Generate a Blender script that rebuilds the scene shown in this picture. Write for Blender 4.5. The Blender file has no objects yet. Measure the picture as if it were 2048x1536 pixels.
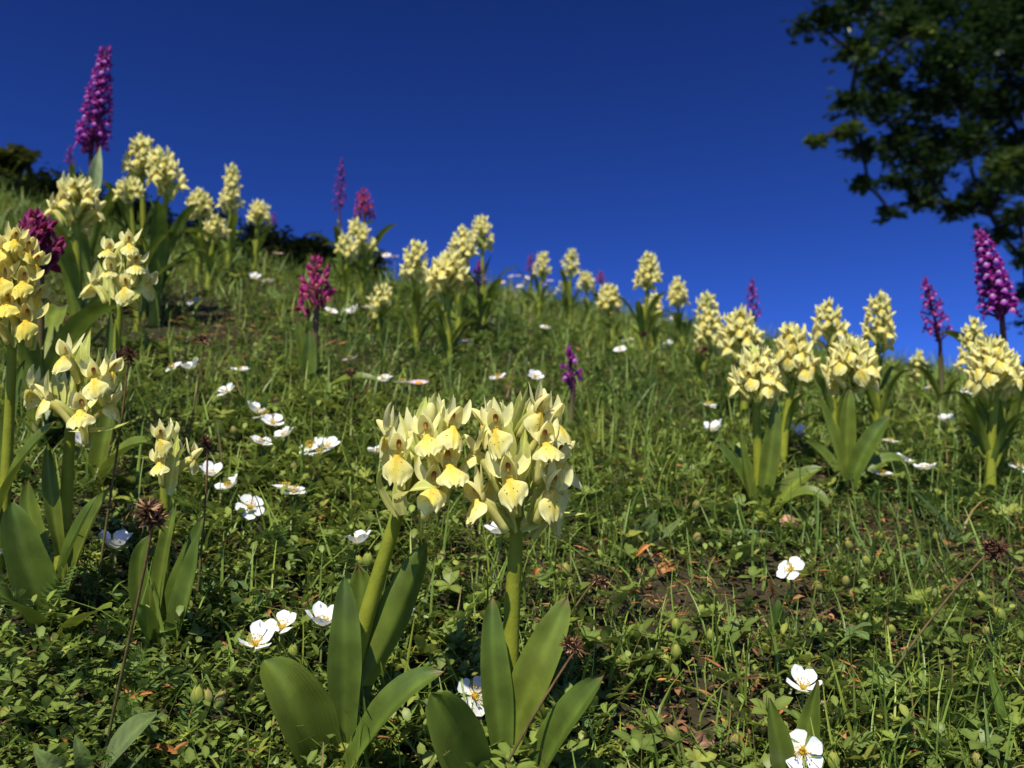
import bpy, math, random
import numpy as np
from mathutils import Vector, Matrix

# ------------------------------------------------------------------ camera, sky, sun, exposure
SC = bpy.context.scene
COL = SC.collection
F = 1847.0                       # focal length in pixels of a 2048 px wide picture
PITCH = math.radians(14)
CAMZ = 0.22
SUN_EL, SUN_AZ = math.radians(48), math.radians(196)   # azimuth clockwise from +Y

cam_d = bpy.data.cameras.new('camera')
cam = bpy.data.objects.new('camera', cam_d)
COL.objects.link(cam)
cam.location = (0, 0, CAMZ)
cam.rotation_euler = (math.pi / 2 + PITCH, 0, 0)
cam_d.sensor_width = 36
cam_d.lens = 36 * F / 2048
cam_d.clip_start = 0.01
cam_d.clip_end = 1000
cam_d.dof.use_dof = True
cam_d.dof.focus_distance = 0.37
cam_d.dof.aperture_fstop = 17
SC.camera = cam

w = bpy.data.worlds.new('World')
SC.world = w
w.use_nodes = True
nt = w.node_tree
nt.nodes.clear()
sky = nt.nodes.new('ShaderNodeTexSky')
sky.sky_type = 'NISHITA'
sky.sun_disc = False
sky.sun_elevation = SUN_EL
sky.sun_rotation = SUN_AZ
sky.altitude = 2500
sky.air_density = 1.0
sky.dust_density = 0.0
sky.ozone_density = 3.0
hs = nt.nodes.new('ShaderNodeGamma')          # deep polarised-looking blue of clean mountain air
hs.inputs['Gamma'].default_value = 1.9
dim = nt.nodes.new('ShaderNodeVectorMath')
dim.operation = 'MULTIPLY'
dim.inputs[1].default_value = (0.28, 0.34, 0.52)
bg = nt.nodes.new('ShaderNodeBackground')
bg.inputs['Strength'].default_value = 0.05
wo = nt.nodes.new('ShaderNodeOutputWorld')
nt.links.new(sky.outputs[0], hs.inputs['Color'])
nt.links.new(hs.outputs[0], dim.inputs[0])
nt.links.new(dim.outputs[0], bg.inputs[0])
nt.links.new(bg.outputs[0], wo.inputs[0])

sun_d = bpy.data.lights.new('sun', 'SUN')
sun_d.energy = 4.8
sun_d.angle = math.radians(0.53)
sun_d.color = (1.0, 0.94, 0.81)
sun = bpy.data.objects.new('sun', sun_d)
COL.objects.link(sun)
sv = Vector((math.sin(SUN_AZ) * math.cos(SUN_EL), math.cos(SUN_AZ) * math.cos(SUN_EL), math.sin(SUN_EL)))
sun.rotation_euler = (-sv).to_track_quat('-Z', 'Y').to_euler()
sun.location = (-2, -4, 8)

SC.render.engine = 'CYCLES'
SC.view_settings.view_transform = 'Standard'
SC.view_settings.look = 'None'
SC.view_settings.gamma = 1
SC.view_settings.exposure = 0.52
SC.view_settings.use_curve_mapping = False
SC.cycles.max_bounces = 8
SC.cycles.use_denoising = True

# ------------------------------------------------------------------ ground shape and lines of sight
rng = np.random.default_rng(7)
random.seed(7)
_c, _s = math.cos(PITCH), math.sin(PITCH)

def P(u, v, d):
    """world point that lies d metres deep in the view at photo position u, v"""
    x = (u - 1024) / F * d
    y = (768 - v) / F * d
    return np.array([x, d * _c - y * _s, d * _s + y * _c + CAMZ])

KO = [-0.0903, -0.0496, 0.7075, -0.1424, -0.1419, 0.0804, 0.0283, 0.0203, -0.0305]

def vnoise(x, y, seed=0):
    """smooth lattice noise, 0..1"""
    x = np.asarray(x, float); y = np.asarray(y, float)
    xi = np.floor(x).astype(np.int64); yi = np.floor(y).astype(np.int64)
    fx = x - xi; fy = y - yi
    fx = fx * fx * (3 - 2 * fx); fy = fy * fy * (3 - 2 * fy)
    def h(a, b):
        n = (a * 374761393 + b * 668265263 + seed * 144269504) & 0x7fffffff
        n = ((n ^ (n >> 13)) * 1274126177) & 0x7fffffff
        return ((n ^ (n >> 16)) & 0xffff) / 65535.0
    return (h(xi, yi) * (1 - fx) + h(xi + 1, yi) * fx) * (1 - fy) + (h(xi, yi + 1) * (1 - fx) + h(xi + 1, yi + 1) * fx) * fy

def H(x, y):
    """height of the hillside"""
    x = np.asarray(x, float); y = np.asarray(y, float)
    xc = np.clip(x, -2.0, 2.0); yc = np.clip(y, -0.4, 3.0)
    z = (KO[0] + KO[1] * xc + KO[2] * yc + KO[3] * xc * yc + KO[4] * yc * yc + KO[5] * xc * xc
         + KO[6] * xc * yc * yc + KO[7] * yc ** 3 + KO[8] * xc * xc * yc)
    f = np.clip(y - 2.3, 0, 1.4)
    z = z - 0.16 * f * f - 0.42 * np.clip(y - 3.7, 0, 8)
    z = z + 0.05 * np.clip(-y - 0.4, 0, 30) * -1
    k = np.clip((y - 1.3) / 0.85, 0, 1); k = k * k * (3 - 2 * k)
    z = z - 0.15 * k * np.exp(-((x / np.maximum(y, 0.3) + 0.33) / 0.20) ** 2)
    z = z + 0.018 * (vnoise(x * 5, y * 5, 3) - 0.5) + 0.008 * (vnoise(x * 17, y * 17, 4) - 0.5)
    return z

def ground_at(u, d):
    x = (u - 1024) / F * d
    y = 0.0
    for _ in range(40):
        Y = d * _c - y * _s
        y = (float(H(x, Y)) - CAMZ - d * _s) / _c
    Y = d * _c - y * _s
    return np.array([x, Y, float(H(x, Y))])

def ray_ground(u, v, h=0.0, dmax=4.0):
    """first point of the line of sight that is h above the ground"""
    ds = np.geomspace(0.2, dmax, 500)
    x = (u - 1024) / F * ds; y = (768 - v) / F * ds
    Y = ds * _c - y * _s; Z = ds * _s + y * _c + CAMZ
    k = np.nonzero(Z - H(x, Y) <= h)[0]
    i = k[0] if len(k) else int(np.argmin(Z - H(x, Y)))
    return np.array([x[i], Y[i], Z[i]]), ds[i]

# ------------------------------------------------------------------ materials
def new_mat(name, rough=0.5, transl=0.0, spec=0.3, vary=0.15, nscale=120.0, bump=0.0, bscale=400.0, tint=None, dots=False, veins=0.0, sheen=0.0):
    m = bpy.data.materials.new(name)
    m.use_nodes = True
    n = m.node_tree.nodes; l = m.node_tree.links
    n.clear()
    out = n.new('ShaderNodeOutputMaterial')
    pb = n.new('ShaderNodeBsdfPrincipled')
    at = n.new('ShaderNodeAttribute'); at.attribute_name = 'Col'
    tc = n.new('ShaderNodeTexCoord')
    nz = n.new('ShaderNodeTexNoise'); nz.inputs['Scale'].default_value = nscale; nz.inputs['Detail'].default_value = 3
    l.new(tc.outputs['Object'], nz.inputs['Vector'])
    mr = n.new('ShaderNodeMapRange')
    mr.inputs['From Min'].default_value = 0.3; mr.inputs['From Max'].default_value = 0.7
    mr.inputs['To Min'].default_value = 1 - vary; mr.inputs['To Max'].default_value = 1 + vary
    l.new(nz.outputs['Fac'], mr.inputs['Value'])
    oi = n.new('ShaderNodeObjectInfo')
    m2 = n.new('ShaderNodeMapRange')
    m2.inputs['To Min'].default_value = 0.93; m2.inputs['To Max'].default_value = 1.05
    l.new(oi.outputs['Random'], m2.inputs['Value'])
    mu = n.new('ShaderNodeMath'); mu.operation = 'MULTIPLY'
    l.new(mr.outputs[0], mu.inputs[0]); l.new(m2.outputs[0], mu.inputs[1])
    mx = n.new('ShaderNodeVectorMath'); mx.operation = 'SCALE'
    l.new(at.outputs['Color'], mx.inputs[0]); l.new(mu.outputs[0], mx.inputs['Scale'])
    colr = mx.outputs[0]
    if dots:
        uv = n.new('ShaderNodeUVMap'); uv.uv_map = 'UVMap'
        vo = n.new('ShaderNodeTexVoronoi'); vo.inputs['Scale'].default_value = 10; vo.inputs['Randomness'].default_value = 1.0; vo.voronoi_dimensions = '4D'
        mw_ = n.new('ShaderNodeMath'); mw_.operation = 'MULTIPLY'; mw_.inputs[1].default_value = 37.0
        l.new(oi.outputs['Random'], mw_.inputs[0]); l.new(mw_.outputs[0], vo.inputs['W'])
        l.new(uv.outputs[0], vo.inputs['Vector'])
        lt = n.new('ShaderNodeMath'); lt.operation = 'LESS_THAN'; lt.inputs[1].default_value = 0.33
        l.new(vo.outputs['Distance'], lt.inputs[0])
        sp = n.new('ShaderNodeSeparateXYZ'); l.new(uv.outputs[0], sp.inputs[0])
        # two curved bands of spots either side of the middle
        a = n.new('ShaderNodeMath'); a.operation = 'SUBTRACT'; l.new(sp.outputs[0], a.inputs[0]); a.inputs[1].default_value = 0.5
        b = n.new('ShaderNodeMath'); b.operation = 'ABSOLUTE'; l.new(a.outputs[0], b.inputs[0])
        c1 = n.new('ShaderNodeMath'); c1.operation = 'COMPARE'; l.new(b.outputs[0], c1.inputs[0]); c1.inputs[1].default_value = 0.17; c1.inputs[2].default_value = 0.12
        c2 = n.new('ShaderNodeMath'); c2.operation = 'COMPARE'; l.new(sp.outputs[1], c2.inputs[0]); c2.inputs[1].default_value = 0.38; c2.inputs[2].default_value = 0.16
        k1 = n.new('ShaderNodeMath'); k1.operation = 'MULTIPLY'; l.new(c1.outputs[0], k1.inputs[0]); l.new(c2.outputs[0], k1.inputs[1])
        k2 = n.new('ShaderNodeMath'); k2.operation = 'MULTIPLY'; l.new(k1.outputs[0], k2.inputs[0]); l.new(lt.outputs[0], k2.inputs[1])
        k3 = n.new('ShaderNodeMath'); k3.operation = 'MULTIPLY'; l.new(k2.outputs[0], k3.inputs[0]); k3.inputs[1].default_value = 0.8
        mm = n.new('ShaderNodeMix'); mm.data_type = 'RGBA'
        l.new(k3.outputs[0], mm.inputs[0]); l.new(colr, mm.inputs[6]); mm.inputs[7].default_value = (0.26, 0.06, 0.015, 1)
        colr = mm.outputs[2]
    l.new(colr, pb.inputs['Base Color'])
    pb.inputs['Roughness'].default_value = rough
    pb.inputs['Specular IOR Level'].default_value = spec
    if sheen:
        pb.inputs['Sheen Weight'].default_value = sheen
    if bump or veins:
        bp = n.new('ShaderNodeBump'); bp.inputs['Distance'].default_value = 0.0006
        if veins:
            uv = n.new('ShaderNodeUVMap'); uv.uv_map = 'UVMap'
            wv = n.new('ShaderNodeTexWave'); wv.inputs['Scale'].default_value = 5.5; wv.inputs['Distortion'].default_value = 0.4
            wv.bands_direction = 'X'
            l.new(uv.outputs[0], wv.inputs['Vector'])
            l.new(wv.outputs['Fac'], bp.inputs['Height']); bp.inputs['Strength'].default_value = veins
        else:
            n2 = n.new('ShaderNodeTexNoise'); n2.inputs['Scale'].default_value = bscale; n2.inputs['Detail'].default_value = 4
            l.new(tc.outputs['Object'], n2.inputs['Vector'])
            l.new(n2.outputs['Fac'], bp.inputs['Height']); bp.inputs['Strength'].default_value = bump
        l.new(bp.outputs[0], pb.inputs['Normal'])
    sh = pb.outputs[0]
    if transl:
        tr = n.new('ShaderNodeBsdfTranslucent')
        l.new(colr, tr.inputs['Color'])
        ms = n.new('ShaderNodeMixShader'); ms.inputs[0].default_value = transl
        l.new(sh, ms.inputs[1]); l.new(tr.outputs[0], ms.inputs[2]); sh = ms.outputs[0]
    l.new(sh, out.inputs[0])
    return m

MT = {
    'petal': new_mat('petal', 0.55, 0.44, 0.2, 0.08, 300),
    'lip': new_mat('lip', 0.55, 0.38, 0.2, 0.08, 300, dots=True),
    'leaf': new_mat('orchid_leaf', 0.40, 0.25, 0.34, 0.26, 90, veins=0.14),
    'stem': new_mat('stem', 0.5, 0.1, 0.2, 0.12, 150, bump=0.3, bscale=700),
    'cover': new_mat('ground_leaf', 0.42, 0.34, 0.25, 0.25, 60),
    'grass': new_mat('grass_blade', 0.38, 0.28, 0.4, 0.15, 40),
    'hairy': new_mat('hairy_leaf', 0.65, 0.25, 0.10, 0.22, 160, bump=0.7, bscale=500, sheen=0.1),
    'white': new_mat('white_petal', 0.5, 0.28, 0.25, 0.05, 300),
    'dry': new_mat('dry_plant', 0.75, 0.1, 0.2, 0.3, 200, bump=0.4, bscale=500),
    'tree': new_mat('tree_leaf', 0.4, 0.25, 0.4, 0.25, 3),
    'bark': new_mat('bark', 0.85, 0.0, 0.2, 0.3, 12, bump=0.8, bscale=40),
    'soil': new_mat('soil', 0.9, 0.0, 0.15, 0.35, 45, bump=0.9, bscale=160),
}

# ------------------------------------------------------------------ mesh helpers
def build(name, parts, mats):
    """parts: list of (V, faces, colours, uv or None, material index) joined into one mesh"""
    V = []; Fc = []; C = []; U = []; MI = []; o = 0
    for p in parts:
        v, f, c = p[0], p[1], p[2]
        uv = p[3] if len(p) > 3 and p[3] is not None else np.zeros((len(v), 2))
        mi = p[4] if len(p) > 4 else 0
        c = np.broadcast_to(np.asarray(c, float), (len(v), 3))
        V.append(v); C.append(c); U.append(uv)
        Fc += [tuple(i + o for i in q) for q in f]
        MI += [mi] * len(f)
        o += len(v)
    V = np.concatenate(V); C = np.concatenate(C); U = np.concatenate(U)
    me = bpy.data.meshes.new(name)
    me.from_pydata(V.tolist(), [], Fc)
    a = me.attributes.new('Col', 'FLOAT_COLOR', 'POINT')
    a.data.foreach_set('color', np.c_[np.clip(C, 0, 1), np.ones(len(C))].astype(np.float32).ravel())
    ul = me.uv_layers.new(name='UVMap')
    li = np.empty(len(me.loops), np.int32); me.loops.foreach_get('vertex_index', li)
    ul.data.foreach_set('uv', U[li].astype(np.float32).ravel())
    for m in mats: me.materials.append(MT[m])
    if len(mats) > 1: me.polygons.foreach_set('material_index', np.array(MI, np.int32))
    me.polygons.foreach_set('use_smooth', np.ones(len(me.polygons), bool))
    me.update()
    return me

def mass(name, V, faces, C, mat):
    """one big mesh straight from arrays; faces: list of (n x k) index arrays"""
    me = bpy.data.meshes.new(name)
    me.vertices.add(len(V)); me.vertices.foreach_set('co', V.astype(np.float32).ravel())
    nl = sum(f.size for f in faces); npoly = sum(len(f) for f in faces)
    me.loops.add(nl); me.loops.foreach_set('vertex_index', np.concatenate([f.ravel() for f in faces]).astype(np.int32))
    me.polygons.add(npoly)
    tot = np.concatenate([np.full(len(f), f.shape[1]) for f in faces])
    st = np.concatenate([[0], np.cumsum(tot)[:-1]])
    me.polygons.foreach_set('loop_start', st.astype(np.int32))
    me.polygons.foreach_set('use_smooth', np.ones(npoly, bool))
    a = me.attributes.new('Col', 'FLOAT_COLOR', 'POINT')
    a.data.foreach_set('color', np.c_[np.clip(C, 0, 1), np.ones(len(C))].astype(np.float32).ravel())
    me.materials.append(MT[mat])
    me.update(calc_edges=True)
    return me

def ob(name, me, parent=None, mw=None):
    o = bpy.data.objects.new(name, me)
    COL.objects.link(o)
    if parent is not None: o.parent = parent
    if mw is not None: o.matrix_local = mw
    return o

def thing(name, label, cat, loc, group=None):
    o = bpy.data.objects.new(name, None)
    o.empty_display_size = 0.01
    COL.objects.link(o)
    o.location = Vector(loc)
    tag(o, label, cat, group)
    return o

def tag(o, label=None, cat=None, group=None, kind=None):
    if label: o['label'] = label
    if cat: o['category'] = cat
    if group: o['group'] = group
    if kind: o['kind'] = kind
    return o

def gridf(n, m):
    return [(i * m + j, i * m + j + 1, (i + 1) * m + j + 1, (i + 1) * m + j) for i in range(n - 1) for j in range(m - 1)]

def bez(ctrl, s):
    ctrl = np.asarray(ctrl, float); k = len(ctrl) - 1
    s = np.asarray(s)[:, None]
    return sum(math.comb(k, i) * (1 - s) ** (k - i) * s ** i * ctrl[i] for i in range(k + 1))

def unit(v):
    v = np.asarray(v, float)
    return v / (np.linalg.norm(v, axis=-1, keepdims=True) + 1e-12)

def blade(ctrl, width, nh, n=10, m=5, fold=0.25, shape='leaf', wave=0.0, seed=0, twist=0.0, tip=1.0):
    """leaf or petal surface along a bezier; returns V, faces, uv, s, t"""
    s = np.linspace(0, 1, n); t = np.linspace(-1, 1, m)
    Cn = bez(ctrl, s)
    T = unit(np.gradient(Cn, axis=0))
    side = unit(np.cross(T, np.broadcast_to(np.asarray(nh, float), T.shape)))
    N = np.cross(side, T)
    if twist:
        a = (twist * s)[:, None]
        side, N = side * np.cos(a) + N * np.sin(a), N * np.cos(a) - side * np.sin(a)
    if shape == 'leaf':      # long leaf with a rounded tip
        w = np.minimum(1, 0.58 + 0.95 * s) * np.clip(1 - np.clip((s - 0.36) / 0.64, 0, 1) ** 2.3, 0, 1) ** 0.62
    elif shape == 'lance':
        w = np.minimum(1, 0.45 + 2.2 * s) * np.clip(1 - np.clip((s - 0.3) / 0.7, 0, 1) ** 1.7, 0, 1)
    elif shape == 'sepal':
        w = np.sin(np.pi * np.clip(0.10 + 0.87 * s ** 0.75, 0, 1)) ** 1.0
    elif shape == 'petal':   # obovate
        w = np.clip(0.18 + 1.25 * s ** 1.1, 0, 1) * np.sqrt(np.clip(1 - np.clip((s - 0.62) / 0.38, 0, 1) ** 2.4, 0, 1))
    else:
        w = np.sin(np.pi * (0.06 + 0.93 * s))
    w = np.maximum(w, 0.03) * width / 2
    wv = wave * width * np.sin(s[:, None] * 9 + seed + t[None] * 2) * np.abs(t[None])
    V = (Cn[:, None] + side[:, None] * (w[:, None] * t[None])[..., None]
         + N[:, None] * (fold * w[:, None] * np.abs(t[None]) ** 1.5 + wv)[..., None])
    S, Tt = np.meshgrid(s, t, indexing='ij')
    uv = np.c_[(Tt.ravel() + 1) / 2, S.ravel()]
    return V.reshape(-1, 3), gridf(n, m), uv, S.ravel(), Tt.ravel()

def tube(ctrl, r0, r1, n=8, k=8, cap=True, rf=None, raw=False):
    s = np.linspace(0, 1, n)
    Cn = np.asarray(ctrl, float) if raw else bez(ctrl, s)
    T = unit(np.gradient(Cn, axis=0))
    a = np.array([0.31, 0.2, 0.93]) if abs(T[0] @ np.array([0.31, 0.2, 0.93])) < 0.9 else np.array([1.0, 0, 0])
    X = unit(np.cross(T, a)); Y = np.cross(T, X)
    r = (r0 + (r1 - r0) * s) if rf is None else rf(s)
    ph = np.linspace(0, 2 * np.pi, k, endpoint=False)
    V = Cn[:, None] + (X[:, None] * np.cos(ph)[None, :, None] + Y[:, None] * np.sin(ph)[None, :, None]) * r[:, None, None]
    V = V.reshape(-1, 3)
    Fc = [(i * k + j, i * k + (j + 1) % k, (i + 1) * k + (j + 1) % k, (i + 1) * k + j) for i in range(n - 1) for j in range(k)]
    if cap:
        V = np.concatenate([V, Cn[-1:] + T[-1:] * r[-1] * 0.6]); e = len(V) - 1
        Fc += [((n - 1) * k + j, (n - 1) * k + (j + 1) % k, e) for j in range(k)]
    return V, Fc, np.repeat(s, k) if not cap else np.r_[np.repeat(s, k), 1.0]

def ball(c, r, n=5, k=7):
    """closed ellipsoid, r may be a triple"""
    r = np.broadcast_to(np.asarray(r, float), (3,))
    V = [[0, 0, -1]]
    for i in range(1, n):
        a = math.pi * i / n - math.pi / 2
        for j in range(k):
            b = 2 * math.pi * j / k
            V.append([math.cos(a) * math.cos(b), math.cos(a) * math.sin(b), math.sin(a)])
    V.append([0, 0, 1])
    Fc = [(0, 1 + (j + 1) % k, 1 + j) for j in range(k)]
    for i in range(n - 2):
        for j in range(k):
            a, b = 1 + i * k, 1 + (i + 1) * k
            Fc.append((a + j, a + (j + 1) % k, b + (j + 1) % k, b + j))
    a = 1 + (n - 2) * k; e = len(V) - 1
    Fc += [(a + j, a + (j + 1) % k, e) for j in range(k)]
    return np.array(V) * r + np.asarray(c, float), Fc

def lerp(a, b, f):
    f = np.asarray(f)[:, None]
    return np.asarray(a, float) * (1 - f) + np.asarray(b, float) * f

# ------------------------------------------------------------------ the ground
def make_ground():
    n = 300
    a = np.linspace(-1, 1, n)
    xs = np.sinh(a * 6.6) / math.sinh(6.6) * 400
    ys = np.sinh(np.linspace(-0.55, 1, n) * 6.4) / math.sinh(6.4) * 420 + 0.5
    X, Y = np.meshgrid(xs, ys, indexing='ij')
    Z = H(X, Y) - 0.004 + 0.004 * (vnoise(X * 60, Y * 60, 9) - 0.5)
    V = np.stack([X, Y, Z], -1).reshape(-1, 3)
    i, j = np.meshgrid(np.arange(n - 1), np.arange(n - 1), indexing='ij')
    q = np.stack([i * n + j, (i + 1) * n + j, (i + 1) * n + j + 1, i * n + j + 1], -1).reshape(-1, 4)
    nn = vnoise(V[:, 0] * 9, V[:, 1] * 9, 21)
    near = np.clip(1 - (np.hypot(V[:, 0], V[:, 1] - 1) - 3.0) / 3, 0, 1)
    soil = lerp([0.022, 0.018, 0.009], [0.042, 0.034, 0.016], nn)
    turf = lerp([0.035, 0.065, 0.014], [0.055, 0.085, 0.02], nn)
    C = soil * near[:, None] + turf * (1 - near[:, None])
    o = ob('ground', mass('ground', V, [q], C, 'soil'))
    tag(o, 'sloping alpine meadow soil under the flowers', 'ground', kind='structure')

make_ground()

# ------------------------------------------------------------------ flowers of the orchids
PAL = {
    'lemon': dict(lip=(0.86, 0.69, 0.07), lipe=(0.88, 0.78, 0.20), throat=(0.85, 0.52, 0.02), hood=(0.86, 0.76, 0.26), sep=(0.84, 0.76, 0.26),
                  spur=(0.78, 0.70, 0.22), ovary=(0.46, 0.50, 0.11), bract=(0.44, 0.50, 0.09), bractt=(0.68, 0.66, 0.24), col=(0.33, 0.12, 0.04), stem=(0.21, 0.235, 0.020), stem0=(0.25, 0.27, 0.024)),
    'yellow': dict(lip=(0.84, 0.72, 0.11), lipe=(0.88, 0.84, 0.40), throat=(0.84, 0.57, 0.05), hood=(0.87, 0.81, 0.34), sep=(0.87, 0.83, 0.38),
                   spur=(0.76, 0.71, 0.24), ovary=(0.46, 0.50, 0.11), bract=(0.44, 0.50, 0.09), bractt=(0.68, 0.66, 0.24), col=(0.33, 0.12, 0.04), stem=(0.21, 0.235, 0.020), stem0=(0.25, 0.27, 0.024)),
    'wine': dict(lip=(0.20, 0.012, 0.06), lipe=(0.26, 0.02, 0.11), throat=(0.50, 0.16, 0.06), hood=(0.24, 0.018, 0.08), sep=(0.32, 0.03, 0.17),
                 spur=(0.30, 0.06, 0.10), ovary=(0.10, 0.035, 0.04), bract=(0.14, 0.03, 0.05), bractt=(0.20, 0.03, 0.08), col=(0.45, 0.16, 0.08), stem=(0.10, 0.045, 0.03), stem0=(0.16, 0.16, 0.04)),
    'red': dict(lip=(0.34, 0.02, 0.10), lipe=(0.42, 0.03, 0.16), throat=(0.80, 0.40, 0.16), hood=(0.42, 0.04, 0.18), sep=(0.50, 0.05, 0.25),
                spur=(0.45, 0.10, 0.18), ovary=(0.12, 0.04, 0.05), bract=(0.20, 0.04, 0.08), bractt=(0.26, 0.04, 0.10), col=(0.55, 0.20, 0.12), stem=(0.10, 0.045, 0.03), stem0=(0.16, 0.16, 0.04)),
    'purple': dict(lip=(0.40, 0.05, 0.44), lipe=(0.36, 0.03, 0.38), throat=(0.75, 0.58, 0.70), hood=(0.30, 0.02, 0.26), sep=(0.33, 0.025, 0.30),
                   spur=(0.34, 0.05, 0.34), ovary=(0.13, 0.03, 0.10), bract=(0.20, 0.03, 0.14), bractt=(0.26, 0.03, 0.20), col=(0.25, 0.02, 0.20), stem=(0.09, 0.02, 0.05), stem0=(0.15, 0.18, 0.04)),
}

def flower_parts(kind, seed, hi):
    """petals of one flower in metres; faces -Y, throat at the origin"""
    r = random.Random(seed * 31 + 5)
    p = PAL[kind]
    kind = {'lemon': 'yellow', 'wine': 'red'}.get(kind, kind)
    out = {}
    mm = 0.001
    # lip
    n, m = (13, 17) if hi else (6, 7)
    s = np.linspace(0, 1, n); t = np.linspace(-1, 1, m)
    S, T = np.meshgrid(s, t, indexing='ij')
    wl = {'yellow': 12.6 if hi else 9.6, 'red': 10.0 if hi else 9.0, 'purple': 10.5}[kind]
    L = {'yellow': 11.8 if hi else 9.0, 'red': 8.8, 'purple': 8.8}[kind] * r.uniform(0.93, 1.07)
    wd = wl / 2 * r.uniform(0.90, 1.06) * (0.24 + 0.76 * np.sin(np.pi / 2 * np.clip((S - 0.09) / r.uniform(0.30, 0.44), 0, 1)) ** 1.1) * np.sqrt(np.clip(1 - np.clip((S - 0.50) / 0.60, 0, 1) ** 2.0, 0.02, 1))
    lob = (0.05 if kind != 'purple' else 0.15) * np.cos(3 * np.pi * T) * S ** 3 - r.uniform(0.04, 0.16) * np.exp(-((np.abs(T) - 0.16) / 0.10) ** 2) * S ** 4 - 0.10 * np.abs(T) ** 2 * S
    q = S * (1 + lob)
    an = math.radians(38) + math.radians(48) * q           # bends from forward to downward
    fw = r.uniform(1.0, 2.6)
    y = -1.3 - fw * np.sin(np.clip(q, 0, 1.2) * 2.0)
    z = -L * q
    x = wd * T
    fr = 0.7 * np.sin(T * 14 + seed) * S ** 3 + 0.55 * np.sin(S * 15 + T * 6 + seed * 2) * np.abs(T) * S + r.uniform(-2.2, 2.2) * T * S
    back = (3.2 + r.uniform(-2.2, 2.6)) * np.abs(T) ** 1.8 * np.sin(np.pi * np.clip(S * 0.85 + 0.05, 0, 1)) - 1.5 * np.sin(np.pi * np.abs(T) ** 0.8) * S ** 0.7 * np.clip(1.25 - S, 0, 1)
    V = np.stack([x + r.uniform(-0.5, 0.5) * S, y + back + fr, z - 0.25 * np.abs(T) * S + fr * 0.6], -1).reshape(-1, 3) * mm
    tw_ = (Matrix.Rotation(math.radians(r.uniform(-16, 16)), 3, 'Z') @ Matrix.Rotation(math.radians(r.uniform(-20, 14)), 3, 'X') @ Matrix.Rotation(math.radians(r.uniform(-10, 10)), 3, 'Y'))
    V = V @ np.array(tw_).T
    Sf, Tf = S.ravel(), T.ravel()
    c = lerp(p['lip'], p['lipe'], np.clip(np.abs(Tf) * 0.85 + np.clip(Sf - 0.5, 0, 1) * 1.2, 0, 1))
    c = c + (np.asarray(p['throat']) - c) * np.clip(1.1 - Sf * (2.6 if kind != 'purple' else 2.0) - np.abs(Tf) * 0.25, 0, 1)[:, None]
    mid = np.exp(-(Tf / 0.14) ** 2) * np.clip(Sf * 2, 0, 1) * np.clip(1.6 - 1.6 * Sf, 0, 1)
    c = c + (np.asarray(p['throat']) - c) * (mid * (0.35 if kind == 'yellow' else 0.15))[:, None]
    if kind == 'red':
        c = c + (np.array([0.20, 0.01, 0.05]) - c) * (np.exp(-((Sf - 0.5) / 0.12) ** 2) * 0.6)[:, None]
    out['lip'] = [(V, gridf(n, m), c, np.c_[(Tf + 1) / 2, Sf], 0)]
    # hood of two petals and the upper sepal
    n, m = (9, 13) if hi else (5, 7)
    h = np.linspace(0, 1, n); ph = np.linspace(-1, 1, m) * math.radians(118)
    Hh, Ph = np.meshgrid(h, ph, indexing='ij')
    prof = np.sin(np.pi * (0.24 + 0.72 * Hh)) ** 0.65
    Ph = Ph * (0.92 + 0.30 * Hh)
    rx = (3.45 if kind != 'purple' else 3.0) * prof; ry = 3.3 * prof
    Z = 8.6 * Hh * (1 if kind != 'purple' else 0.75) - 0.5
    x = rx * np.sin(Ph); y = ry * np.cos(Ph) - 0.4 - 4.8 * Hh ** 2.0 + 0.8
    V = np.stack([x, y, Z], -1).reshape(-1, 3) * mm
    c = lerp((0.80, 0.62, 0.16), p['hood'], np.clip(Hh.ravel() * 1.5 + 0.1 + 0.4 * np.abs(Ph.ravel()), 0, 1)) if kind == 'yellow' else np.broadcast_to(p['hood'], (len(V), 3))
    hood = (V, gridf(n, m), c, None, 0)
    # ovary behind the hood, down to the stalk
    ov = tube([(0, 1.5 * mm, 0.5 * mm), (0, 6 * mm, -1 * mm), (0, 11 * mm, -6 * mm), (0, 16 * mm, -13 * mm)], 0, 0, 7 if hi else 4, 7 if hi else 5,
              rf=lambda s: (1.1 + 0.9 * np.sin(np.pi * s)) * mm)
    out['flower'] = [hood, (ov[0], ov[1], lerp(p['hood'], p['ovary'], np.clip(ov[2] * 1.6, 0, 1)), None, 0)]
    # column with the pollen masses
    b = ball((r.uniform(-0.3, 0.3) * mm, 0.7 * mm, 4.6 * mm), (r.uniform(0.95, 1.3) * mm, 1.2 * mm, r.uniform(2.1, 2.9) * mm), 9 if hi else 4, 9 if hi else 5)
    cc = np.broadcast_to(p['col'], (len(b[0]), 3)).copy()
    if kind == 'yellow':
        zz = np.clip((b[0][:, 2] / mm - 3.0) / 1.6, 0, 1); xx = np.clip(1.5 - np.abs(b[0][:, 0]) / (1.3 * mm), 0, 1)
        cc = lerp((0.72, 0.55, 0.14), (0.36, 0.12, 0.04), zz * xx)
    out['column'] = [(b[0], b[1], cc, None, 0)]
    # sepals
    n, m = (9, 5) if hi else (4, 3)
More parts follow.
